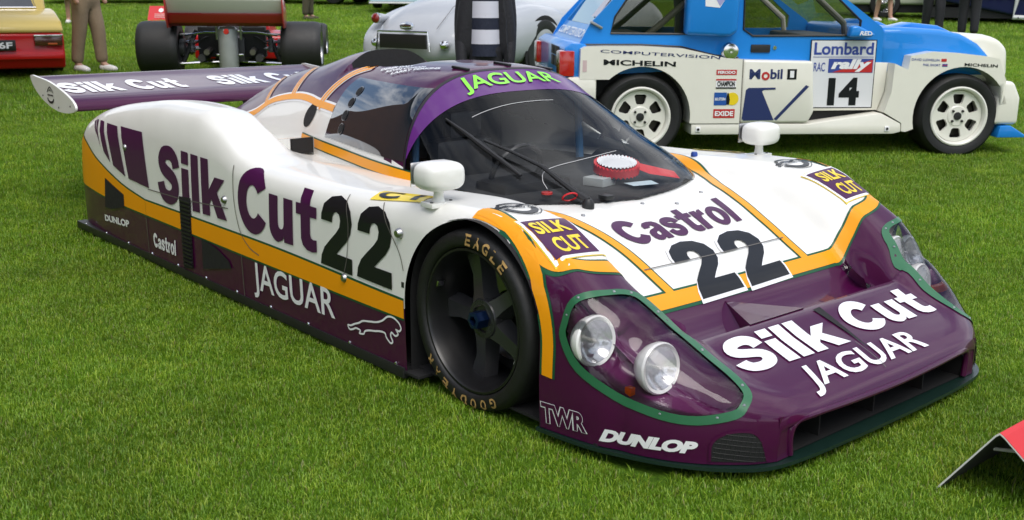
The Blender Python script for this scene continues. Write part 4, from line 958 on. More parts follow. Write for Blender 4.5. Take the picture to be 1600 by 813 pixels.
# roof, windscreen, tailgate
prism('roof', [(-.0, 1.36), (.12, 1.415), (.4, 1.435), (1.1, 1.425), (1.22, 1.39), (1.1, 1.40), (.4, 1.41)], .155, WD-.155, BLUE, rally)
obj('front_glass', [(1.22, .16, 1.385), (1.22, WD-.16, 1.385), (1.80, WD-.16, .95), (1.80, .16, .95)], [(0, 1, 2, 3)], MAT['clear_glass'], rally, smooth=False)
def gate(u, v, k): return (-.455-.015+u*0+(v*.42)-k*.6, u, .80+v*.50+0*k)   # sloping tailgate plane: u across, v up the slope
holed('tailgate', [[(.125, 0), (WD-.125, 0), (WD-.15, 1.06), (.15, 1.06)], [(.26, .30), (WD-.26, .30), (WD-.30, .96), (.30, .96)]], 0, .03, BLUE, rally, lambda u, v, y: (-.465+v*.43+y*.5, u, .80+v*.53-y*.2))
obj('tailgate_glass', [(-.465+.30*.43+.01, .26, .80+.30*.53), (-.465+.30*.43+.01, WD-.26, .80+.30*.53), (-.465+.96*.43+.01, WD-.30, .80+.96*.53), (-.465+.96*.43+.01, .30, .80+.96*.53)], [(0, 1, 2, 3)], TINT, rally, smooth=False)
GT = lambda u, v: (-.467+v*.43-.006, u, .80+v*.53+.003)
ftext('tail_lettering', 'COMPUTERVISION', [(WD-.30, .12), (.16, .12), (.16, .23), (WD-.30, .23)], 0, VWHITE, rally, .02, 0, GT)
flat('window_sticker', [(.55, .40), (.30, .40), (.32, .72), (.55, .72)], [(0, 1, 2, 3)], 0, mat('sticker_pale', (.5, .5, .58), .5), rally, lambda u, v: (-.467+v*.43+.002, u, .80+v*.53+.004))
prism('tail_panel', [(-.56, .46), (-.56, .80), (-.50, .84), (-.40, .83), (-.40, .46)], .06, WD-.06, BLUE, rally, .012)
for i in range(2):
    for j in range(2): boxobj('tail_grille_opening', (-.566, .34+.30*i, .645+.085*j), (-.550, .60+.20*i, .722+.075*j), CARBON, rally, .004)
for y0, y1 in ((.02, .20), (WD-.30, WD-.12)):
    lm = boxobj('tail_lamp', (-.60, y0, .605), (-.49, y1, .785), mat('lamp_red', (.45, .015, .012), .2, coat=1), rally, .012)
    boxobj('lamp_amber', (-.603, y0+.01, .70), (-.58, y1-.01, .775), mat('lamp_clear', (.55, .45, .42), .2, coat=1), lm, .004)
prism('rear_bumper', [(-.58, .42), (-.58, .575), (-.52, .60), (-.33, .60), (-.33, .42)], -.0, WD, CREAM, rally, .02)
# wide rear arch with its side pod
rear_fl = [(-.455, .585), (-.45, .80), (-.42, .815), (-.27, .82), (.0, .82), (.29, .805), (.5, .76), (.61, .737), (.73, .73), (.73, .268), (.37, .268)]+arcpoly(0, .315, .362, -7, 132, 22)
V, F = poly_mesh2d([rear_fl])
holed('rear_arch', [rear_fl], 0, .20, CREAM, rally)
holed('rear_arch', [rear_fl], WD-.20, .20, CREAM, rally)
prism('side_pod', [(.736, .27), (1.245, .27), (1.285, .35), (1.255, .715), (.736, .725)], .0, .16, CREAM, rally, .018, 3)
door = prism('door', [(1.262, .345), (1.81, .35), (1.855, .49), (1.867, .70), (1.26, .712)], .118, .16, CREAM, rally, .004)
boxobj('sill_core', (.40, .16, .19), (1.95, .40, .66), CARBON, rally)
prism('sill', [(.375, .185), (.375, .262), (1.26, .262), (1.80, .338), (1.955, .262), (1.96, .20), (1.90, .185)], .004, .30, CREAM, rally, .008)
boxobj('door_handle', (.82, .112, .77), (.965, .126, .828), BLACK, rally, .008); lathe('door_lock', [(0, -.006), (.014, -.006), (.016, 0)], CHROME, rally, 14, 'y', (1.0, .124, .805))
lathe('fuel_cap', [(0, -.02), (.03, -.022), (.055, -.018), (.062, 0), (.062, .03)], CHROME, rally, 28, 'y', (.64, .02, .785))
for x in (.425, 1.85): 
    j_ = boxobj('jack_point', (x-.018, -.004, .205), (x+.018, .01, .243), VWHITE, rally, .004); lathe('jack_hole', [(0, -.003), (.010, -.003), (.010, 0)], BLACK, j_, 12, 'y', (x, -.004, .224))
front_fl = [(1.868, .70), (1.97, .655), (1.985, .755), (2.15, .785), (2.36, .775), (2.55, .755), (2.66, .735), (2.73, .575)]+[(2.70, .40)]+arcpoly(2.4, .315, .362, 14, 195, 24)+[(1.99, .20), (1.96, .205), (1.957, .265), (1.815, .345), (1.86, .49)]
holed('front_arch', [front_fl], 0, .22, CREAM, rally); holed('front_arch', [front_fl], WD-.22, .22, CREAM, rally)
prism('bonnet', [(1.79, .60), (1.79, .955), (2.0, .955), (2.25, .94), (2.41, .91), (2.55, .845), (2.66, .745), (2.66, .60)], .12, WD-.12, BLUE, rally, .045, 3)
for y0, y1 in ((.28, .50), (WD-.50, WD-.28)): prism('bonnet_hump', [(1.95, .95), (2.1, .985), (2.3, .965), (2.5, .88), (2.5, .84), (2.2, .9)], y0, y1, BLUE, rally, .02)
prism('nose', [(2.45, .56), (2.45, .90), (2.60, .905), (2.72, .875), (2.80, .80), (2.82, .58), (2.76, .55)], .14, WD-.14, CREAM, rally, .05, 3)
prism('front_bumper', [(2.66, .25), (2.715, .57), (2.80, .57), (2.86, .45), (2.86, .25)], .0, WD, CREAM, rally, .03, 3)
prism('front_spoiler', [(2.70, .155), (2.72, .24), (2.80, .245), (2.92, .175), (2.92, .155)], -.01, WD+.01, BLUE, rally, .008)
# scoop box standing off the rear side window, with its mark
prism('window_scoop', [(.31, .90), (.63, .885), (.69, .92), (.70, 1.42), (.31, 1.42)], .015, .14, BLUE, rally, .03, 3)
flat('scoop_mark', *poly_mesh2d([[(.435, 1.18), (.44, 1.10), (.545, 1.09), (.62, 1.21)]]), .0135, VWHITE, rally)
flat('scoop_mark', *poly_mesh2d([[(.50, 1.175), (.545, 1.10), (.60, 1.175)]]), .012, mat('mark_lilac', (.35, .35, .62), .4), rally)
mrr = prism('door_mirror', [(1.52, .885), (1.53, .965), (1.58, .97), (1.72, .905), (1.68, .885)], .02, .11, BLUE, rally, .02, 3); ftext('mirror_lettering', 'RED', [(1.59, .90), (1.69, .90), (1.68, .93), (1.60, .93)], .0185, VWHITE, mrr)
boxobj('bonnet_clip', (-.05, -.012, 0), (.05, .012, .02), STEEL, rally, .005, loc=(-.33, .115, .955), rot=(0, .5, 0))
tube('belt_line', [(-.44, .121, .825), (.0, .121, .826), (.3, .121, .812), (.55, .119, .752), (.73, .119, .735)], .006, BLACK, rally, 6)
# lettering on the flank (panels at y=0 and y=.118)
e = -.0025
ftext('sponsor_lettering', 'MICHELIN', [(-.285, .688), (.24, .676), (.24, .712), (-.285, .728)], e, VBLACK, rally, .03)
ftext('sponsor_lettering', 'COMPUTERVISION', [(-.31, .775), (.56, .730), (.565, .752), (-.31, .797)], e, NAVY, rally, .004)
for t_, x0, x1, z0, z1, m_, tm in (('FERODO', .54, .69, .618, .655, REDV, VWHITE), ('CHAMPION', .54, .69, .52, .59, VWHITE, VBLACK), ('EXIDE', .532, .69, .308, .372, REDV, VWHITE)):
    frect('sponsor_sticker', x0, x1, z0, z1, e, m_, rally); k = (x1-x0)*.07; h = (z1-z0)*.22
    if t_ == 'CHAMPION': frect('sticker_flash', x0, x1, z1-.012, z1, e-.001, REDV, rally); frect('sticker_flash', x0, x1, z0, z0+.010, e-.001, VBLACK, rally)
    ftext('sticker_lettering', t_, [(x0+k, z0+h), (x1-k, z0+h), (x1-k, z1-h), (x0+k, z1-h)], e-.002, tm, rally, .04)
frect('sponsor_sticker', .532, .625, .40, .492, e, mat('sticker_blue', (.01, .08, .35), .4), rally); ftext('sticker_lettering', 'BILSTEIN', [(.54, .435), (.615, .435), (.615, .455), (.54, .455)], e-.002, VWHITE, rally)
flat('sponsor_sticker', *poly_mesh2d([arcpoly(.668, .446, .046, 0, 352, 28)]), e, YEL, rally); flat('sticker_figure', *poly_mesh2d([[(.625, .405), (.645, .405), (.65, .44), (.64, .485), (.63, .49), (.622, .45)]]), e-.001, VBLACK, rally)
V, F = text_mesh2d('M bil', .045); ftext('oil_lettering', 'M', [(.785, .588), (.865, .588), (.865, .66), (.785, .66)], e, NAVY, rally, .03)
A_, B_ = offset_band(arcpoly(.905, .610, .0225, 0, 345, 22), .008, True); n = len(A_); flat('oil_lettering', A_+B_, [(i, n+i, n+(i+1) % n, (i+1) % n) for i in range(n)], e, REDV, rally)
ftext('oil_lettering', 'bil', [(.94, .588), (1.03, .588), (1.03, .66), (.94, .66)], e, NAVY, rally, .03)
frect('oil_sticker', 1.065, 1.135, .585, .660, e, VBLACK, rally); ftext('oil_sticker_lettering', '1', [(1.085, .598), (1.115, .598), (1.115, .648), (1.085, .648)], e-.002, VWHITE, rally, .06)
flat('flank_mark', *poly_mesh2d([[(.745, .30), (.765, .51), (.785, .525), (.985, .527), (.985, .513), (.90, .510), (.885, .50), (.985, .29), (.76, .288)]]), e, NAVY, rally); flat('flank_mark', *poly_mesh2d([[(.985, .30), (1.21, .545), (1.235, .535), (1.005, .288)]]), e, NAVY, rally)
y2 = .1155
frect('number_plate_edge', 1.268, 1.768, .365, .865, y2, VBLACK, rally); frect('number_plate', 1.275, 1.761, .372, .858, y2-.002, mat('plate_white', (.70, .71, .74), .4, coat=.5), rally)
LOMB = mat('navy_text', (.03, .06, .30), .4); frect('rally_flash', 1.41, 1.75, .625, .728, y2-.004, LOMB, rally); flat('rally_flash', [(1.44, .628), (1.745, .628), (1.745, .722)], [(0, 1, 2)], y2-.005, REDV, rally)
ftext('plate_lettering', 'Lombard', [(1.295, .755), (1.745, .755), (1.745, .845), (1.295, .845)], y2-.004, LOMB, rally, .025)
ftext('rally_lettering', 'rally', [(1.43, .632), (1.735, .632), (1.735, .725), (1.43, .725)], y2-.007, VWHITE, rally, .05, .25)
ftext('club_lettering', 'RAC', [(1.30, .635), (1.385, .635), (1.385, .70), (1.30, .70)], y2-.004, LOMB, rally, .01); frect('plate_rule', 1.29, 1.75, .738, .742, y2-.004, LOMB, rally)
ftext('door_number', '14', [(1.42, .385), (1.66, .385), (1.66, .59), (1.42, .59)], y2-.004, VBLACK, rally, .05)
ftext('crew_lettering', 'DAVID LLEWELLIN', [(1.99, .722), (2.20, .716), (2.20, .733), (1.99, .74)], e, LOMB, rally, .01); ftext('crew_lettering', 'PHIL SHORT', [(2.08, .683), (2.21, .680), (2.21, .697), (2.08, .70)], e, LOMB, rally, .01)
frect('crew_flag', 2.215, 2.255, .714, .735, e, REDV, rally); frect('crew_flag', 2.225, 2.265, .678, .698, e, LOMB, rally); frect('crew_flag_cross', 2.225, 2.265, .686, .690, e-.001, REDV, rally)
ftext('sponsor_lettering', 'MICHELIN', [(2.395, .683), (2.65, .672), (2.65, .694), (2.395, .705)], e, VBLACK, rally, .025)
frect('pod_edge', .7305, .7355, .27, .73, -.001, GAP, rally); frect('sponsor_sticker', -.435, -.405, .64, .72, e, mat('sticker_pale2', (.6, .45, .45), .5), rally)
# inside: dark well, cage, seats
boxobj('cabin_floor', (-.38, .17, .45), (1.9, WD-.17, .62), CARBON, rally); boxobj('wheel_bay', (-.44, .21, .25), (.70, WD-.21, .60), CARBON, rally); boxobj('engine_bay', (1.9, .23, .25), (2.68, WD-.23, .62), CARBON, rally)
boxobj('dashboard', (1.45, .18, .62), (1.75, WD-.18, .88), BLACK, rally, .03); boxobj('rear_shelf', (-.36, .17, .62), (.20, WD-.17, .88), mat('shelf_dark', (.03, .03, .03), .6), rally, .02)
CAGE = mat('cage_beige', (.55, .52, .44), .4)
for y in (.24, WD-.24): tube('roll_cage', [(-.28, y, .62), (.15, y, .95), (.62, y, 1.36), (1.1, y, 1.36), (1.55, y, .98), (1.6, y, .65)], .024, CAGE, rally, 8); tube('roll_cage', [(.62, y, .62), (.62, y, 1.36)], .024, CAGE, rally, 8)
tube('roll_cage', [(.62, .24, .66), (.62, WD-.24, 1.33)], .022, CAGE, rally, 8); tube('harness', [(.45, .40, .90), (.62, .36, 1.16)], .018, REDV, rally, 6)
for y in (.50, WD-.50): boxobj('seat', (.72, y-.22, .62), (.92, y+.22, 1.12), mat('seat_cloth', (.06, .06, .09), .8), rally, .05, rot=(0, -.15, 0))
def rally_wheel(x, yy, flip):
    t = empty('wheel'); t.parent = rally
    R_, r_, wd = .312, .222, .24
    lathe('tyre', [(r_-.004, .03), (r_, .004), (r_+.02, -.006), (R_-.03, -.006), (R_-.01, .012), (R_, .04), (R_, wd-.04), (R_-.02, wd), (r_, wd)], RUBBER, t, 56)
    rm = mat('rim_white', (.76, .75, .68), .35, coat=.6)
    lathe('rim', [(r_, .02), (r_-.002, -.004), (r_-.012, -.008), (r_-.022, -.002), (r_-.03, .03), (r_-.034, .05), (r_-.034, wd-.03)], rm, t, 56)
    polys = [arcpoly(0, 0, r_-.033, 0, 354, 47)]
    for k in range(6):
        a = math.radians(30+60*k); c_ = (.122*math.cos(a), .122*math.sin(a)); h = []
        for u, v in ((-.022, -.032), (.028, -.045), (.040, -.035), (.040, .035), (.028, .045), (-.022, .032), (-.032, .02), (-.032, -.02)): h.append((c_[0]+u*math.cos(a)-v*math.sin(a), c_[1]+u*math.sin(a)+v*math.cos(a)))
        polys.append(h)
    holed('wheel_disc', polys, .030, .02, rm, t); lathe('hub_cap', [(0, .012), (.028, .014), (.032, .03)], BLACK, t, 20); lathe('hub_boss', [(.03, .022), (.07, .024), (.08, .032)], rm, t, 28)
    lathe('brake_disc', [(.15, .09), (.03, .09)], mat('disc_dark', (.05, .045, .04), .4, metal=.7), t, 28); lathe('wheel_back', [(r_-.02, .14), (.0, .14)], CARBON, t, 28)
    for k in range(4):
        a = math.radians(45+90*k); lathe('wheel_nut', [(0, .008), (.008, .009), (.010, .024)], BLACK, t, 8, 'y', (.052*math.cos(a), 0, .052*math.sin(a)))
    t.location = (x, yy, .312)
    if flip: t.rotation_euler = (0, 0, math.pi)
for x in (0, 2.4): rally_wheel(x, .012, False); rally_wheel(x, WD-.012, True)
# ---------------------------------------------------------------- open-wheel racing car seen from behind
GREY = mat('cast_grey', (.05, .05, .052), .45, noise=(22, .4), metal=.3); SILVER = paint('paint_silver', (.42, .44, .47)); REDP = paint('paint_red', (.42, .008, .010)); SLICK = mat('slick_rubber', (.018, .018, .018), .55, noise=(12, .3))
h = math.radians(145); rv = Vector((math.sin(h), -math.cos(h), 0)); o = Vector((-10.016, 2.27, 0))+rv*.84
fo = empty('open_wheel_racer', 'red open-wheel racing car seen from behind with huge slick rear tyres', 'racing car', loc=(o.x, o.y, zg(o.x, o.y)), rotz=h)
def slick(x, y, R_, wd, out):
    t = empty('wheel'); t.parent = fo
    prof = [(R_*.60, .02), (R_*.63, 0), (R_*.90, -.005), (R_*.975, .03), (R_, .08), (R_, wd-.08), (R_*.975, wd-.03), (R_*.90, wd), (R_*.62, wd), (R_*.58, wd-.02)]
    lathe('tyre', prof, SLICK, t, 48); lathe('rim', [(R_*.62, 0), (R_*.58, .01), (R_*.54, .10), (R_*.30, .14), (.03, .13), (0, .12)], STEEL if out else BLACK, t, 40)
    lathe('rim', [(R_*.62, wd), (R_*.56, wd-.02), (R_*.5, wd-.16), (0, wd-.17)], BLACK, t, 40)
    t.location = (x, y, R_); 
    if y > 0: t.rotation_euler = (0, 0, math.pi)
slick(0, -1.075, .315, .47, True); slick(0, 1.075, .315, .47, True); slick(2.45, -.98, .27, .30, True); slick(2.45, .98, .27, .30, True)
prism('rear_wing', [(-.46, .905), (-.475, .885), (-.33, .665), (-.12, .645), (-.10, .66), (-.30, .70)], -.66, .66, mat('wing_white', (.62, .61, .55), .35, coat=.5), fo, .004)
prism('wing_underside', [(-.40, .70), (-.405, .735), (-.325, .66), (-.10, .640), (-.10, .60), (-.33, .58), (-.38, .62)], -.655, .655, mat('wing_dark_red', (.17, .006, .006), .35, coat=.6), fo, .004)
for y in (-.675, .66): prism('wing_end_plate', [(-.50, .92), (-.48, .70), (-.40, .56), (-.16, .56), (-.06, .66), (-.08, .80), (-.40, .93)], y, y+.015, mat('plate_red', (.42, .03, .03), .35, coat=.6), fo, .003)
lathe('oil_tank', [(0, 0), (.105, .0), (.115, .02), (.115, .46), (.09, .49), (0, .50)], mat('tank_alloy', (.52, .53, .55), .42, metal=.35, noise=(12, .15)), fo, 28, 'z', (-.16, .02, .08))
boxobj('gearbox', (-.05, -.16, .14), (.55, .16, .44), GREY, fo, .03); boxobj('engine', (.5, -.30, .14), (1.1, .30, .56), GREY, fo, .04)
for s in (-1, 1):
    boxobj('radiator', (.0, s*.26-.14, .20), (.16, s*.26+.14, .56), CARBON, fo, .01); 
    for z, x0 in ((.13, -.08), (.47, .02), (.38, .10)): tube('suspension_link', [(x0, s*.62, z), (x0+.05, s*.10, z+.02)], .013, CHROME if z < .4 else STEEL, fo, 8)
    tube('damper', [(-.05, s*.58, .14), (.02, s*.42, .52)], .03, BLACK, fo, 8); tube('drive_shaft', [(0, s*.62, .31), (.05, s*.12, .30)], .025, STEEL, fo, 8)
    tube('exhaust', [(.7, s*.30, .26), (.2, s*.33, .21), (-.18, s*.34, .20)], .045, GREY, fo, 12)
    tube('wing_strut', [(-.2, s*.14, .42), (-.22, s*.14, .62)], .016, STEEL, fo, 8); 
    for z in (.24, .52): boxobj('clamp', (-.20, s*.13-.03, z-.012), (-.14, s*.13+.03, z+.012), CHROME, fo, .006)
    tube('trumpets', [(.6, s*.10, .50), (.6, s*.10, .66)], [.05, .06], STEEL, fo, 12)
prism('cockpit_tub', [(1.0, .12), (1.0, .58), (1.5, .74), (1.9, .50), (3.1, .32), (3.2, .18), (3.0, .12)], -.34, .34, REDP, fo, .05, 3); prism('side_tank', [(.9, .12), (.9, .42), (1.3, .48), (2.0, .40), (2.1, .12)], -.62, .62, REDP, fo, .04)
prism('front_wing', [(2.9, .12), (2.9, .16), (3.3, .14), (3.3, .11)], -.7, .7, REDP, fo, .01); prism('air_box', [(.95, .60), (1.0, .88), (1.12, .88), (1.3, .62)], -.16, .16, REDP, fo, .04)
for s in (-1, 1):
    tube('anti_roll_link', [(-.02, s*.55, .46), (-.10, s*.30, .50), (-.10, s*.13, .50)], .011, CHROME, fo, 8); tube('lower_wishbone', [(-.06, s*.62, .12), (.35, s*.16, .15)], .014, CHROME, fo, 8); tube('brake_hose', smooth_path([(.05, s*.60, .40), (-.05, s*.45, .36), (-.02, s*.30, .44), (.1, s*.2, .40)], 5), .010, BLACK, fo, 6)
    lathe('coil_spring', [(.03 + .012*(k % 2), .04*k*.25) for k in range(18)], mat('spring_steel', (.30, .30, .32), .35, metal=.8), fo, 14, 'z', (-.02, s*.47, .26)); boxobj('engine_cover', (.10, s*.22-.09, .46), (.5, s*.22+.09, .58), BLACK, fo, .02)
    tube('exhaust_pipe', [(.6, s*.24, .34), (.1, s*.26, .30), (-.22, s*.27, .27)], .035, mat('exhaust_steel', (.22, .20, .18), .4, metal=.8), fo, 12); lathe('upright', [(.03, -.04), (.11, -.03), (.11, .03), (.03, .04)], GREY, fo, 20, 'y', (0, s*.58, .31))
lathe('tail_light', [(0, -.02), (.03, -.02), (.035, 0)], mat('lamp_red2', (.5, .01, .01), .2, coat=1), fo, 12, 'x', (-.40, .0, .52))

# ---------------------------------------------------------------- silver roadster seen from behind
h = math.radians(107); o = (-6.79, 3.63)
xk = empty('silver_roadster', 'silver vintage roadster with rounded tail and small red tail lamps', 'car', loc=(o[0], o[1], zg(o[0], o[1]+.8)), rotz=h); xk.scale = (1.14, 1.14, 1.14)
def loft(name, xs, a, ht, zb, n, m_, parent, yc=0, NT=40, ex=2.4, k=6):
    q = np.linspace(xs[0], xs[-1], (len(xs)-1)*k+1); A, H_, B = pchip(xs, a, q), pchip(xs, ht, q), pchip(xs, zb, q); V = []
    for i in range(len(q)):
        for j in range(NT):
            t = 2*math.pi*j/NT; c, s = math.cos(t), math.sin(t); zc = (H_[i]+B[i])/2; V.append((q[i], yc+A[i]*math.copysign(abs(c)**(2/ex), c), zc+(H_[i]-B[i])/2*math.copysign(abs(s)**(2/n), s)))
    F = grid_faces(len(q), NT, wrap_v=True, flip=False)+[tuple(range(NT-1, -1, -1)), tuple((len(q)-1)*NT+j for j in range(NT))]
    return obj(name, V, F, m_, parent, angle=60)
loft('body', [-.02, .06, .22, .5, .9, 1.3, 1.8, 2.4, 3.4, 4.1], [.20, .40, .56, .66, .70, .68, .62, .58, .50, .30], [.46, .56, .70, .83, .91, .93, .90, .88, .86, .70], [.30, .24, .20, .18, .18, .18, .18, .18, .18, .25], 2.2, SILVER, xk)
for s in (-1, 1):
    loft('rear_wing_panel', [.12, .22, .45, .8, 1.15, 1.5, 1.9, 2.2], [.05, .13, .19, .21, .21, .19, .13, .04], [.44, .55, .68, .77, .80, .77, .66, .45], [.28, .24, .22, .22, .22, .22, .22, .25], 2.4, SILVER, xk, s*.60, 28)
    loft('front_wing_panel', [2.4, 2.7, 3.1, 3.6, 4.0, 4.3], [.08, .16, .2, .2, .18, .05], [.50, .66, .84, .86, .76, .5], [.25, .22, .22, .22, .25, .3], 2.3, SILVER, xk, s*.58, 24)
    t = empty('wheel'); t.parent = xk; t.location = (1.15, s*.80, .335); 
    if s > 0: t.rotation_euler = (0, 0, math.pi)
    lathe('tyre', [(.21, 0), (.24, -.012), (.31, -.004), (.335, .03), (.335, .13), (.30, .16)], RUBBER, t, 40); lathe('rim', [(.21, .0), (.20, .02), (.15, .025), (.14, .01)], SILVER, t, 36); lathe('hub_cap', [(.14, .008), (.12, -.012), (.05, -.022), (0, -.024)], CHROME, t, 30)
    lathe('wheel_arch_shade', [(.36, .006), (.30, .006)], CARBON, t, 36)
    pod = lathe('lamp_pod', [(0, .20), (.03, .16), (.045, .05), (.045, 0)], SILVER, xk, 18, 'x', (.20, s*.545, .66)); lathe('tail_lamp', [(.046, .005), (.046, -.02), (.03, -.035), (0, -.04)], mat('lamp_ruby', (.22, .01, .01), .15, coat=1), pod, 18, 'x', (.20, s*.545, .66)); lathe('lamp_ring', [(.05, .012), (.05, -.012), (.044, -.014)], CHROME, pod, 18, 'x', (.20, s*.545, .66))
    lathe('bumper_over_rider', [(0, -.06), (.035, -.04), (.045, .0), (.03, .06)], CHROME, xk, 16, 'x', (.02, s*.40, .44))
boxobj('number_plate', (-.10, -.27, .40), (-.075, .27, .53), mat('plate_black', (.02, .02, .02), .35), xk, .006); tube('plate_frame', [(-.095, -.31, .38), (-.095, -.29, .555), (-.095, .29, .555), (-.095, .31, .38)], .010, CHROME, xk, 8)
lathe('boot_handle', [(0, -.075), (.03, -.065), (.042, 0), (.03, .065), (0, .075)], CHROME, xk, 16, 'y', (-.02, 0, .60)); tube('boot_seam', [(.06, -.28, .58), (.30, -.30, .775), (.62, -.28, .878), (.80, -.18, .905)], .003, GAP, xk, 5)

# ---------------------------------------------------------------- yellow and red saloon at the edge of the picture
h = math.radians(167); fx, fy = math.cos(h), math.sin(h)
o = Vector((-10.28, 1.23, 0))+Vector((-fy, fx, 0))*.80
ys = empty('two_tone_saloon', 'yellow saloon with red tail panel and black number plate at the left edge', 'car', loc=(o.x, o.y, zg(o.x, o.y)-.03), rotz=h)
YELP = paint('paint_yellow', (.62, .47, .13)); REDS = paint('paint_signal_red', (.46, .006, .008)); W2 = .79
prism('lower_body', [(.03, .16), (-.03, .30), (.0, .40), (-.02, .56), (4.0, .56), (4.05, .2)], -W2, W2, REDS, ys, .03, 3)
prism('boot', [(-.02, .562), (-.01, .63), (.10, .70), (.70, .80), (1.0, .82), (4.0, .75), (4.0, .562)], -W2, W2, YELP, ys, .035, 3)
prism('cabin', [(.95, .80), (1.35, 1.22), (2.4, 1.24), (2.9, .80)], -W2+.08, W2-.08, YELP, ys, .04, 3)
obj('rear_window', [(.985, -.58, .84), (.985, .58, .84), (1.30, .50, 1.17), (1.30, -.50, 1.17)], [(0, 1, 2, 3)], TINT, ys, smooth=False); tube('window_trim', [(.975, -.60, .832), (.975, .60, .832), (1.30, .52, 1.18), (1.30, -.52, 1.18)], .012, CHROME, ys, 6, True)
for s in (-1, 1):
    l_ = boxobj('tail_lamp', (-.045, s*.62-.15, .42), (-.01, s*.62+.15, .53), mat('lamp_smoke', (.06, .012, .008), .2, coat=1), ys, .008); boxobj('lamp_trim', (-.050, s*.62-.155, .527), (-.02, s*.62+.155, .545), CHROME, l_, .003); boxobj('indicator', (-.048, s*.66-.05, .432), (-.03, s*.66+.05, .452), mat('lamp_orange', (.45, .08, .01), .3), l_, .003)
    t = empty('wheel'); t.parent = ys; t.location = (.9, s*.76, .29); lathe('tyre', [(.19, -.06), (.29, -.06), (.29, .06), (.19, .06)], RUBBER, t, 28); lathe('rim', [(.19, -.05), (.1, -.07), (0, -.07), (0, .07), (.1, .07), (.19, .05)], STEEL, t, 24)
boxobj('number_plate', (-.055, -.27, .37), (-.035, .27, .49), mat('plate_black2', (.012, .012, .012), .3), ys, .004)
for t_, a, b in (('46F', -.235, -.01), ('RLU', .02, .24)):
    if t_ == 'RLU': continue
    V, F = text_mesh2d(t_, .03); A = quad_fit(V, [(a, .395), (b, .395), (b, .468), (a, .468)]); obj('plate_lettering', [(-.0575, -(u)-.245, v) for u, v in A], F, VWHITE, ys, smooth=False)
boxobj('rear_bumper', (-.06, -W2+.02, .27), (.0, W2-.02, .33), REDS, ys, .015)

# ---------------------------------------------------------------- cars farther back, cut by the top of the picture
def back_car(name, label, loc, rot, prof, wd, m_, wheels, rad=.32, extra=None, wire=False, trim=None):
    c = empty(name, label, 'car', loc=(loc[0], loc[1], zg(*loc)), rotz=math.radians(rot))
    prism('body', prof, -wd/2, wd/2, m_, c, .06, 3)
    x0, x1 = min(p[0] for p in prof), max(p[0] for p in prof); boxobj('underbody', (x0+.2, -wd/2+.08, .12), (x1-.2, wd/2-.08, .34), CARBON, c)
    for x in wheels:
        for s in (-1, 1):
            t = empty('wheel'); t.parent = c; t.location = (x, s*(wd/2+.012), rad)
            if s > 0: t.rotation_euler = (0, 0, math.pi)
            lathe('tyre', [(rad*.62, .01), (rad*.66, -.008), (rad*.92, -.004), (rad, .03), (rad, .17), (rad*.62, .18)], RUBBER, t, 32)
            lathe('rim', [(rad*.63, .0), (rad*.60, .012), (rad*.57, .05)], CHROME if wire else STEEL, t, 32)
            if wire:
                VV = []; FF = []
                for k in range(30):
                    a = 2*math.pi*k/30; v_, f_ = tube_geo([(.05*math.cos(a+.35), -.004, .05*math.sin(a+.35)), (rad*.6*math.cos(a), .03, rad*.6*math.sin(a))], .004, 4); n0 = len(VV); VV += v_; FF += [tuple(i+n0 for i in f) for f in f_]
                obj('wire_spokes', VV, FF, CHROME, t); lathe('spinner', [(0, -.03), (.03, -.025), (.045, .0), (.05, .02)], CHROME, t, 16)
            else: lathe('wheel_disc', [(rad*.57, .05), (rad*.3, .03), (.03, .02), (0, .02)], STEEL, t, 28)
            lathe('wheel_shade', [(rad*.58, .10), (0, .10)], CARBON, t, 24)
    if extra: extra(c)
    return c
SAL = [(-.8, .22), (-.85, .55), (-.7, .80), (.1, .86), (.5, 1.30), (1.8, 1.32), (2.4, .88), (3.3, .80), (3.4, .5), (3.3, .22)]
def art(c):
    for y, z, r, m_ in ((-.55, .42, .13, REDS), (-.25, .40, .12, YELP), (.2, .42, .10, REDS), (.5, .40, .12, YELP)): lathe('painted_disc', [(0, .012), (r, .012), (r, 0)], m_, c, 24, 'x', (3.42, y, z))
    boxobj('grille', (3.38, -.30, .32), (3.44, .35, .52), CARBON, c, .01); boxobj('front_lip', (3.3, -.88, .12), (3.55, .88, .16), VWHITE, c, .01)
    lathe('brake_duct', [(0, .02), (.05, .02), (.05, 0)], CARBON, c, 20, 'x', (3.43, -.30, .40))
pastel = paint('paint_pastel', (.45, .62, .66))
LOW = [(-.8, .14), (-.85, .5), (-.6, .78), (.3, .80), (.8, 1.05), (1.6, 1.05), (2.2, .78), (3.2, .66), (3.42, .45), (3.42, .16)]
fwd = math.radians(-38)
back_car('painted_coupe', 'pastel blue racing coupe with yellow and red painted discs far behind the roadster', (-20.6, 14.0), -43, LOW, 1.85, pastel, (0, 2.5), .33, art)
back_car('dark_green_saloon', 'dark green saloon parked farthest left behind the walking man', (-26.6, 7.2), 62, SAL, 1.6, paint('paint_dark_green', (.012, .03, .014)), (0, 2.5))
back_car('cream_tourer', 'pale green vintage car with wire wheels behind the rally car bonnet', (-11.2, 20.35), 35, [(-.9, .3), (-.9, .7), (-.5, .95), (1.8, .95), (2.9, .9), (3.3, .6), (3.2, .3)], 1.5, paint('paint_pale_green', (.50, .53, .43)), (0, 2.55), .34, None, True)
back_car('red_tourer', 'dark red car with pale blue hood just behind the silver roadster', (-16.6, 13.2), -30, [(-.8, .25), (-.85, .75), (.2, .85), (2.0, .85), (3.2, .75), (3.3, .25)], 1.6, paint('paint_maroon', (.16, .012, .010)), (0, 2.4), .32, lambda c: prism('hood', [(-.7, .86), (-.6, .92), (.6, .95), (.7, .87)], -.75, .75, mat('hood_blue', (.45, .60, .70), .5), c, .02))
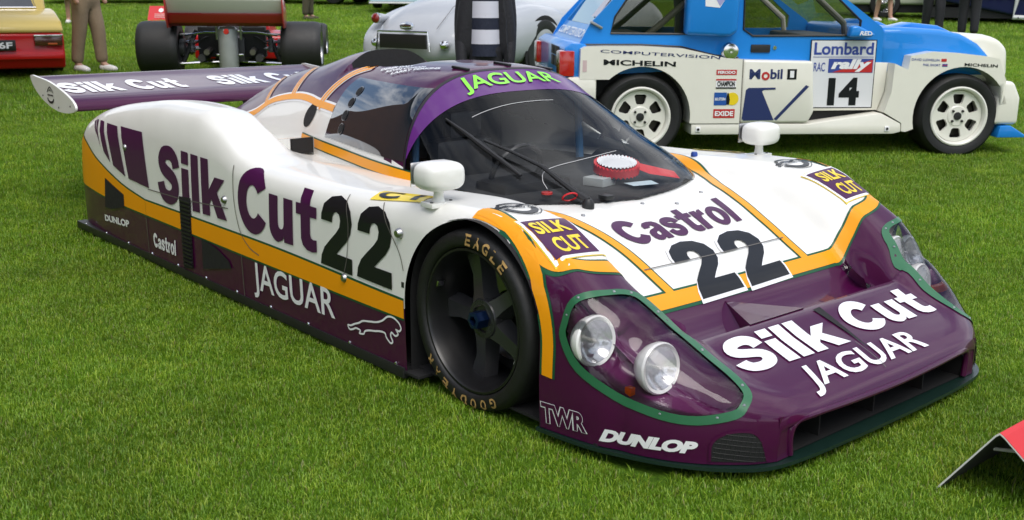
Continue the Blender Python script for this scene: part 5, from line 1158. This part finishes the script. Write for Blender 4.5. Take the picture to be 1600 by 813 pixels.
def navy_extra(c):
    for s in (-1, 1):
        y = s*.93; tube('chassis_rail', [(-1.5, y, .62), (3.0, y, .62)], .05, mat('rail_white', (.62, .63, .62), .4), c, 8); tube('chassis_rail', [(-.3, y, .60), (-.35, y, .15), (1.2, y, .12)], .05, MAT['rail_white'], c, 8)
        for k in range(8): lathe('rail_hole', [(0, -.052), (.018, -.052), (.018, 0)], CARBON, c, 8, 'y', (-.25+.18*k, y, .14))
back_car('navy_racer', 'navy blue racing car with white drilled frame at the top right', (-8.0, 21.1), 22, [(-2.2, .55), (-2.2, 1.0), (2.8, 1.0), (2.8, .2), (-.2, .15)], 1.8, paint('paint_navy', (.012, .014, .07)), (2.0,), .3, navy_extra)
back_car('pale_green_coupe', 'bright green small car far behind the open-wheel racer', (-24.5, 11.5), 30, SAL, 1.6, paint('paint_mid_green', (.05, .20, .05)), (0, 2.5))
# ---------------------------------------------------------------- folded red sign boards
SIGNR = mat('sign_red', (.62, .018, .025), .45, noise=(6, .05)); SIGNE = mat('sign_edge', (.72, .72, .70), .5); SIGNI = mat('sign_inside', (.05, .05, .048), .6)
def sign_board(A, apex, B, dirv, ln, label, loc=(0, 0, 0), rot=0, mark=False):
    """bent sheet standing like a tent; A, apex, B are the near end, dirv runs along the ridge"""
    s_ = empty('sign_board', label, 'sign', 'red tent-shaped sign boards', loc=loc, rotz=rot); d = Vector(dirv).normalized()*ln
    A, apex, B = Vector(A), Vector(apex), Vector(B); bend = [A]+[A.lerp(apex, .94), apex.lerp((A+B)/2, .02), B.lerp(apex, .94)]+[B]
    th = .006; cen = (A+B)/2
    for nm, k, m_ in (('red_face', 1.0, SIGNR), ('inner_face', 0, SIGNI)):
        V = []
        for p in bend:
            off = (p-cen).normalized()*th*k; V += [p+off, p+off+d]
        F = [(2*i, 2*i+1, 2*i+3, 2*i+2) for i in range(len(bend)-1)]; obj(nm, V, F, m_, s_, smooth=False)
    for q in (Vector((0, 0, 0)), d):
        V = []
        for p in bend: V += [p+q-d*.002, p+q+(p-cen).normalized()*th*1.02-d*.002]
        obj('white_edge', V, [(2*i, 2*i+1, 2*i+3, 2*i+2) for i in range(len(bend)-1)], SIGNE, s_, smooth=False)
    tube('cross_bar', [A.lerp(apex, .45)+d*.35, B.lerp(apex, .55)+d*.35], .006, SIGNE, s_, 6)
    if mark:
        nrm = (B-apex).cross(d).normalized(); nrm = nrm if nrm.z > 0 else -nrm; c = apex.lerp(B, .3)+d*.5+nrm*.012; e1 = d.normalized(); e2 = (apex-B).normalized()
        obj('sign_emblem', [c+e1*.05*math.cos(a)+e2*.05*math.sin(a) for a in np.linspace(0, 2*math.pi, 16)[:-1]], [tuple(range(15))], VWHITE, s_, smooth=False)
        for k in (.55, .65, .75): 
            c = apex.lerp(B, k)+d*.5+nrm*.012; obj('sign_text_line', [c-e1*.12-e2*.008, c+e1*.12-e2*.008, c+e1*.12+e2*.008, c-e1*.12+e2*.008], [(0, 1, 2, 3)], mat('sign_pale', (.75, .4, .38), .5), s_, smooth=False)
    return s_
sign_board((1.385, -.305, 0), (1.537, -.275, .222), (1.745, -.20, 0), (0, 1, 0), .52, 'folded red sign board on the grass in front of the racing car nose')
sign_board((-.22, 0, 0), (0, 0, .30), (.22, 0, 0), (0, 1, 0), .50, 'small red sign board on the grass left of the open-wheel racer', (-19.2, 6.0, zg(-19.2, 6.0)), math.radians(-40), True)
sign_board((-.22, 0, 0), (0, 0, .28), (.22, 0, 0), (0, 1, 0), .50, 'small red sign board in front of the pastel painted coupe', (-17.3, 12.2, zg(-17.3, 12.2)), math.radians(-52), True)

# ---------------------------------------------------------------- people
def skin_mesh(name, verts, edges, radii, root, m_, parent, sub=2):
    me = bpy.data.meshes.new(name); me.from_pydata(verts, edges, []); me.materials.append(m_)
    o = bpy.data.objects.new(name, me); COL.objects.link(o); o.parent = parent
    sk = o.modifiers.new('Skin', 'SKIN'); sk.use_smooth_shade = True
    for i, r in enumerate(radii):
        d = me.skin_vertices[0].data[i]; d.radius = r if hasattr(r, '__len__') else (r, r); d.use_root = (i == root)
    ss = o.modifiers.new('Subdivision', 'SUBSURF'); ss.levels = sub; ss.render_levels = sub
    return o
SKIN = mat('skin', (.48, .27, .19), .5, noise=(20, .1)); HAIR = mat('hair', (.05, .03, .02), .7, noise=(60, .4)); SHOEW = mat('shoe_white', (.75, .73, .70), .5)
def person(label, loc, rot, trouser, shirt, shoe, stride=.10, turn=0.0, bare_legs=False, skirt=None, height=1.75, extra=None):
    k = height/1.75; p = empty('person', label, 'person', loc=(loc[0], loc[1], zg(*loc)), rotz=rot); p.scale = (k, k, k)
    # +X is the way the person faces
    hipz, kz, az = .92, .50, .09; st = stride
    L = lambda s, f: (f, s*.10, az)
    body = [(0, 0, .96), (0, 0, 1.15), (.0, 0, 1.36), (0, 0, 1.47), (.01, 0, 1.56), (.02, 0, 1.66), (.015, 0, 1.73)]; E_ = [(0, 1), (1, 2), (2, 3), (3, 4), (4, 5), (5, 6)]; R_ = [(.15, .11), (.14, .10), (.16, .11), (.07, .07), (.055, .06), (.075, .095), (.05, .06)]
    legs = {}
    for s, f in ((1, st), (-1, -st)):
        n = len(body); body += [(0, s*.09, .90), (f*.55+.02, s*.095, kz), (f, s*.10, az), (f+.12, s*.115, .035)]; E_ += [(0, n), (n, n+1), (n+1, n+2), (n+2, n+3)]; R_ += [(.095, .095), (.058, .06), (.042, .045), (.035, .03)]
        n = len(body); body += [(0, s*.19, 1.40), (-.02, s*.25, 1.14), (.06, s*.25, .90), (.10, s*.245, .81)]; E_ += [(2, n), (n, n+1), (n+1, n+2), (n+2, n+3)]; R_ += [(.055, .055), (.043, .043), (.032, .034), (.03, .02)]
    b = skin_mesh('body', body, E_, R_, 0, SKIN, p)
    lathe('hair', [(0, .115), (.05, .105), (.085, .06), (.092, 0), (.08, -.05)], HAIR, p, 20, 'z', (-.012, 0, 1.665))
    if not bare_legs:
        tv = [(0, 0, .98), (0, 0, .90)]; te = [(0, 1)]; tr = [(.165, .125), (.17, .13)]
        for s, f in ((1, st), (-1, -st)):
            n = len(tv); tv += [(.0, s*.09, .82), (f*.5+.02, s*.097, kz+.03), (f*.8, s*.10, .28), (f-.005, s*.10, .10)]; te += [(1, n), (n, n+1), (n+1, n+2), (n+2, n+3)]; tr += [(.112, .115), (.09, .092), (.077, .08), (.068, .078)]
        skin_mesh('trousers', tv, te, tr, 0, trouser, p)
    else:
        sk_ = skirt or trouser; q = [(.16, 1.0), (.19, .85), (.24, .65), (.27, .52)]; V = []
        for r, z in q:
            for j in range(32): a = 2*math.pi*j/32; rr = r*(1+.05*math.sin(6*a)*(1.0-z)*2); V.append((rr*.8*math.cos(a), rr*math.sin(a), z))
        obj('skirt', V, grid_faces(4, 32, wrap_v=True), sk_, p, angle=None)
    tv = [(0, 0, .98), (0, 0, 1.18), (0, 0, 1.38), (0, 0, 1.46)]; te = [(0, 1), (1, 2), (2, 3)]; tr = [(.175, .135), (.165, .125), (.18, .125), (.08, .08)]
    for s in (-1, 1): n = len(tv); tv += [(0, s*.195, 1.40), (-.02, s*.262, 1.15), (.05, s*.262, .93)]; te += [(2, n), (n, n+1), (n+1, n+2)]; tr += [(.075, .07), (.058, .058), (.046, .05)]
    skin_mesh('shirt', tv, te, tr, 0, shirt, p)
    for s, f in ((1, st), (-1, -st)):
        sh = skin_mesh('shoe', [(f-.055, s*.10, .05), (f+.03, s*.105, .052), (f+.13, s*.118, .038), (f+.19, s*.124, .03)], [(0, 1), (1, 2), (2, 3)], [(.048, .055), (.055, .056), (.056, .042), (.042, .03)], 0, shoe, p)
    if extra: extra(p)
    return p
camxy = Vector(CAM['pos'][:2])
KHAKI = mat('khaki_cotton', (.26, .19, .12), .85, bump=(40, .6), noise=(9, .2)); DARKC = mat('dark_cotton', (.012, .012, .016), .8, bump=(40, .5)); OLIVE = mat('olive_cotton', (.07, .06, .035), .85, bump=(40, .5)); NAVYC = mat('navy_cotton', (.012, .016, .035), .8, bump=(30, .5)); SHIRT = mat('pale_cotton', (.5, .5, .52), .8); BLUEP = mat('blue_print', (.10, .13, .33), .8, noise=(70, .9))
person('man in khaki trousers and white shoes walking past the yellow saloon', (-10.75, 1.67), math.radians(30), KHAKI, SHIRT, SHOEW, .105)
person('woman in a blue patterned skirt and white shoes behind the walking man', (-19.2, 4.45), math.radians(-20), BLUEP, SHIRT, SHOEW, .03, bare_legs=True, skirt=BLUEP, height=1.65)
person('person in olive trousers standing behind the open-wheel racer', (-17.6, 8.75), math.radians(60), OLIVE, SHIRT, OLIVE, .06)
person('person in wide black trousers behind the rally car bonnet, nearer the windscreen', (-7.35, 15.6), math.radians(-50), DARKC, DARKC, DARKC, .10)
person('person in black trousers behind the rally car bonnet, nearer its nose', (-6.75, 15.75), math.radians(120), DARKC, DARKC, DARKC, .05)
person('bare-legged person beside the vintage car wire wheel', (-10.3, 18.9), math.radians(-10), SHIRT, SHIRT, SHOEW, .12, bare_legs=True, skirt=mat('shorts_grey', (.4, .42, .40), .8))
def stripes(p):
    bands = [(.84, .93, NAVYC), (.93, 1.035, SHIRT2), (1.035, 1.12, NAVYC), (1.12, 1.24, SHIRT2), (1.24, 1.30, NAVYC), (1.30, 1.40, SHIRT2)]
    for z0, z1, m_ in bands:
        V = [(.142*math.cos(a)*1.06, .172*math.sin(a)*1.02, z) for z in (z0, z1) for a in np.linspace(-1.25, 1.25, 14)]; obj('shirt_band', V, grid_faces(2, 14), m_, p, angle=None)
    for s in (-1, 1):
        tv = [(.02, s*.13, 1.36), (.03, s*.17, 1.15), (.03, s*.19, .95), (.02, s*.19, .80)]; skin_mesh('jacket_front', tv, [(0, 1), (1, 2), (2, 3)], [(.09, .11), (.085, .13), (.08, .14), (.07, .13)], 0, DARKC, p)
    for s in (-1, 1): skin_mesh('sleeve', [(0, s*.2, 1.38), (-.02, s*.255, 1.12), (.06, s*.25, .90), (.10, s*.235, .76)], [(0, 1), (1, 2), (2, 3)], [(.085, .08), (.07, .07), (.06, .065), (.055, .06)], 0, DARKC, p)
    tube('bag_strap', [(.15, .16, 1.42), (.18, .20, 1.1), (.15, .23, .75), (.12, .23, .45)], .006, BLACK, p, 6)
SHIRT2 = mat('white_cotton', (.62, .62, .70), .8)
a_ = Vector((-3.62, 2.08)); 
person('person in dark jacket over navy and white striped top behind the racing car roof', (a_.x, a_.y), math.atan2(camxy.y-a_.y, camxy.x-a_.x), DARKC, DARKC, DARKC, .02, extra=stripes).scale = (1, .74, 1)
# ---------------------------------------------------------------- unseen surroundings for glass and paint to reflect: half-timbered house, added trees
hs = empty('timber_house', 'half-timbered manor house standing beyond the lawn out of the picture', 'house', loc=(-15.5, -9.5, 0), rotz=math.radians(26))
hs.scale = (1.25, 1.0, 1.25)
boxobj('wall', (-9, -4, 0), (9, 4, 5.2), mat('brick_wall', (.13, .06, .04), .8, noise=(3, .4)), hs)
prism('roof', [(-9.6, 5.1), (0, 9.2), (9.6, 5.1)], -4.6, 4.6, mat('tile_roof', (.07, .03, .022), .8, noise=(6, .4)), hs)
prism('gable', [(2.0, 2.6), (2.0, 5.6), (4.2, 8.2), (6.4, 5.6), (6.4, 2.6)], 4.0, 5.0, mat('plaster', (.55, .52, .46), .8), hs)
for k in range(5): boxobj('timber', (2.1+k*1.02, 5.0, 2.6), (2.28+k*1.02, 5.06, 5.9), mat('timber_dark', (.03, .02, .015), .7), hs)
boxobj('chimney', (-5.2, -.6, 7), (-4.2, .6, 10.6), MAT['brick_wall'], hs)
for x in (-7, -4.5, -2, .3):
    for z in (1.0, 3.4): wn = boxobj('window', (x, 4.0, z), (x+1.3, 4.06, z+1.4), mat('frame_pale', (.6, .58, .52), .6), hs); boxobj('pane', (x+.1, 4.06, z+.1), (x+1.2, 4.09, z+1.3), TINT, wn)
LEAF = mat('foliage', (.05, .095, .02), .7, noise=(3, .5))
def tree(loc, hgt, seed, label):
    rnd = random.Random(seed); t = empty('unseen_tree', label, 'tree', 'unseen trees added beside the lawn', loc=(loc[0], loc[1], 0))
    V = []; F = []
    tv, tf = tube_geo([(0, 0, -.2), (.1, .05, hgt*.2), (.0, .1, hgt*.42), (.15, 0, hgt*.75)], [.32, .25, .18, .05], 8); V += tv; F += tf
    for k in range(6):
        a = rnd.uniform(0, 6.28); z0 = hgt*rnd.uniform(.25, .5); l = hgt*.3; n0 = len(V); tv, tf = tube_geo([(0, .05, z0), (l*.5*math.cos(a), l*.5*math.sin(a), z0+l*.3), (l*math.cos(a), l*math.sin(a), z0+l*.55)], [.12, .08, .03], 6); V += tv; F += [tuple(i+n0 for i in f) for f in tf]
    obj('trunk', V, F, mat('bark', (.07, .05, .035), .9, noise=(8, .4)), t)
    V = []; F = []; lobes = [(rnd.gauss(0, hgt*.16), rnd.gauss(0, hgt*.16), hgt*rnd.uniform(.4, .88), hgt*rnd.uniform(.10, .19)) for _ in range(16)]
    for k in range(5200):
        x, y, z, r = rnd.choice(lobes); d = Vector((rnd.gauss(0, 1), rnd.gauss(0, 1), rnd.gauss(0, 1))).normalized()*r*rnd.uniform(.7, 1.05); c = Vector((x, y, z))+d
        u = Vector((rnd.gauss(0, 1), rnd.gauss(0, 1), rnd.gauss(0, 1))).normalized(); v = u.orthogonal(); s_ = rnd.uniform(.10, .22); n0 = len(V); V += [c-u*s_, c+v*s_*.6, c+u*s_, c-v*s_*.6]; F.append((n0, n0+1, n0+2, n0+3))
    tag(obj('crown', V, F, LEAF, t, smooth=False), kind='stuff')
for i, (x, y, hh) in enumerate(((-8, -17, 9), (-1, -20, 10.5), (7, -18, 8.5), (15, -13, 10), (19, -4, 9.5), (20, 6, 8))): tree((x, y), hh, i, ['unseen low spreading tree nearest the timbered house', 'unseen tall broad tree behind the photographer', 'unseen round low tree behind the photographer', 'unseen tall tree at the corner of the lawn', 'unseen slim tree beside the far path', 'unseen small tree ahead of the racing car nose'][i])

# ---------------------------------------------------------------- grass
def grass_mat(name, dry=False):
    m_ = bpy.data.materials.new(name); m_.use_nodes = True; n = m_.node_tree; n.nodes.clear(); N_ = n.nodes.new
    o_ = N_('ShaderNodeOutputMaterial'); d = N_('ShaderNodeBsdfDiffuse'); t = N_('ShaderNodeBsdfTranslucent'); gl = N_('ShaderNodeBsdfGlossy'); gl.inputs['Roughness'].default_value = .45; gl.inputs[0].default_value = (.8, .9, .7, 1); m1 = N_('ShaderNodeMixShader'); m1.inputs[0].default_value = .38; m2 = N_('ShaderNodeMixShader'); m2.inputs[0].default_value = .045
    oi = N_('ShaderNodeObjectInfo'); rp = N_('ShaderNodeValToRGB'); e = rp.color_ramp.elements
    if dry: e[0].color = (.28, .25, .09, 1); e[1].color = (.20, .24, .06, 1)
    else:
        e[0].color = (.128, .268, .011, 1); e[1].color = (.36, .48, .040, 1); k = e.new(.6); k.color = (.21, .362, .02, 1)
    ge = N_('ShaderNodeNewGeometry'); nz = N_('ShaderNodeTexNoise'); nz.inputs['Scale'].default_value = .55; nz.inputs['Detail'].default_value = 5; n.links.new(ge.outputs['Position'], nz.inputs['Vector'])
    mr = N_('ShaderNodeMapRange'); mr.inputs['From Min'].default_value = .32; mr.inputs['From Max'].default_value = .68; mr.inputs['To Min'].default_value = .66; mr.inputs['To Max'].default_value = 1.28; nz2 = N_('ShaderNodeTexNoise'); nz2.inputs['Scale'].default_value = 3.4; nz2.inputs['Detail'].default_value = 4; n.links.new(ge.outputs['Position'], nz2.inputs['Vector']); av = N_('ShaderNodeMix'); av.inputs['Factor'].default_value = .45; n.links.new(nz.outputs['Fac'], av.inputs['A']); n.links.new(nz2.outputs['Fac'], av.inputs['B']); n.links.new(av.outputs['Result'], mr.inputs['Value'])
    vm = N_('ShaderNodeVectorMath'); vm.operation = 'SCALE'; n.links.new(oi.outputs['Random'], rp.inputs['Fac']); n.links.new(rp.outputs['Color'], vm.inputs[0]); n.links.new(mr.outputs[0], vm.inputs['Scale'])
    for b in (d, t): n.links.new(vm.outputs[0], b.inputs['Color'])
    n.links.new(d.outputs[0], m1.inputs[1]); n.links.new(t.outputs[0], m1.inputs[2]); n.links.new(m1.outputs[0], m2.inputs[1]); n.links.new(gl.outputs[0], m2.inputs[2]); n.links.new(m2.outputs[0], o_.inputs[0])
    return m_
GM, GD = grass_mat('grass_blade'), grass_mat('grass_dry', True)
cc = bpy.data.collections.new('grass_tufts')
for k in range(6):
    rnd = random.Random(50+k); V = []; F = []; fm = []
    for b in range(22):
        a = rnd.uniform(0, 6.283); r = .048*math.sqrt(rnd.random()); x, y = r*math.cos(a), r*math.sin(a); h = rnd.uniform(.010, .025)*(1.25 if rnd.random() < .08 else 1); lean = rnd.uniform(.15, .95)*h; la = rnd.uniform(0, 6.283); w_ = rnd.uniform(.0009, .0016); sx, sy = -math.sin(la)*w_, math.cos(la)*w_; dx, dy = math.cos(la)*lean, math.sin(la)*lean
        n0 = len(V); V += [(x-sx, y-sy, -.004), (x+sx, y+sy, -.004), (x+dx*.35-sx*.9, y+dy*.35-sy*.9, h*.55), (x+dx*.35+sx*.9, y+dy*.35+sy*.9, h*.55), (x+dx, y+dy, h*rnd.uniform(.75, 1))]
        F += [(n0, n0+1, n0+3, n0+2), (n0+2, n0+3, n0+4)]; q = 1 if rnd.random() < .06 else 0; fm += [q, q]
    me = bpy.data.meshes.new('tuft'); me.from_pydata(V, [], F); me.materials.append(GM); me.materials.append(GD); me.polygons.foreach_set('material_index', np.array(fm, np.int32)); me.update()
    cc.objects.link(bpy.data.objects.new('tuft', me))
rs = np.random.RandomState(3); pts = []; scl = []
fw = np.array([math.cos(CAM['yaw']), math.sin(CAM['yaw'])]); rt = np.array([math.sin(CAM['yaw']), -math.cos(CAM['yaw'])]); c0 = np.array(CAM['pos'][:2])
for s0, s1, dens, k in ((1.9, 5.5, 1600, 1.0), (5.5, 9.5, 800, 1.25), (9.5, 17, 190, 1.9), (17, 32, 55, 3.0)):
    hw = .56*s1+.4; n = int((s1-s0)*2*hw*dens); S = rs.uniform(s0, s1, n); T = rs.uniform(-hw, hw, n); ok = np.abs(T) < .52*S+.45; S, T = S[ok], T[ok]
    P = c0+S[:, None]*fw+T[:, None]*rt
    bad = (np.abs(P[:, 1]) < .95) & (P[:, 0] < .86) & (P[:, 0] > -3.7) | ((np.abs(P[:, 1]) < .62) & (P[:, 0] < 1.03) & (P[:, 0] > .5))
    for (x, y) in P[~bad]: pts.append((x, y, zg(x, y))); scl.append(k)
gme = bpy.data.meshes.new('grass'); gme.from_pydata(pts, [], []); at_ = gme.attributes.new('tuft_scale', 'FLOAT', 'POINT'); at_.data.foreach_set('value', np.array(scl, np.float32)*rs.uniform(.75, 1.25, len(scl)).astype(np.float32))
go = bpy.data.objects.new('grass', gme); COL.objects.link(go); tag(go, 'short mown green grass blades covering the lawn', 'grass', kind='stuff')
ng = bpy.data.node_groups.new('grass_nodes', 'GeometryNodeTree'); ng.interface.new_socket('Geometry', in_out='INPUT', socket_type='NodeSocketGeometry'); ng.interface.new_socket('Geometry', in_out='OUTPUT', socket_type='NodeSocketGeometry')
N_ = ng.nodes.new; gi, go_ = N_('NodeGroupInput'), N_('NodeGroupOutput'); ip = N_('GeometryNodeInstanceOnPoints'); ci = N_('GeometryNodeCollectionInfo'); ci.inputs['Collection'].default_value = cc; ci.inputs['Separate Children'].default_value = True; ci.inputs['Reset Children'].default_value = True
ip.inputs['Pick Instance'].default_value = True; rv_ = N_('FunctionNodeRandomValue'); rv_.data_type = 'FLOAT_VECTOR'; rv_.inputs['Max'].default_value = (.12, .12, 6.283); rv_.inputs['Min'].default_value = (-.12, -.12, 0)
na = N_('GeometryNodeInputNamedAttribute'); na.data_type = 'FLOAT'; na.inputs['Name'].default_value = 'tuft_scale'
lk = ng.links.new; lk(gi.outputs[0], ip.inputs['Points']); lk(ci.outputs[0], ip.inputs['Instance']); lk(rv_.outputs[0], ip.inputs['Rotation']); lk(na.outputs['Attribute'], ip.inputs['Scale']); lk(ip.outputs[0], go_.inputs[0])
md = go.modifiers.new('Grass', 'NODES'); md.node_group = ng
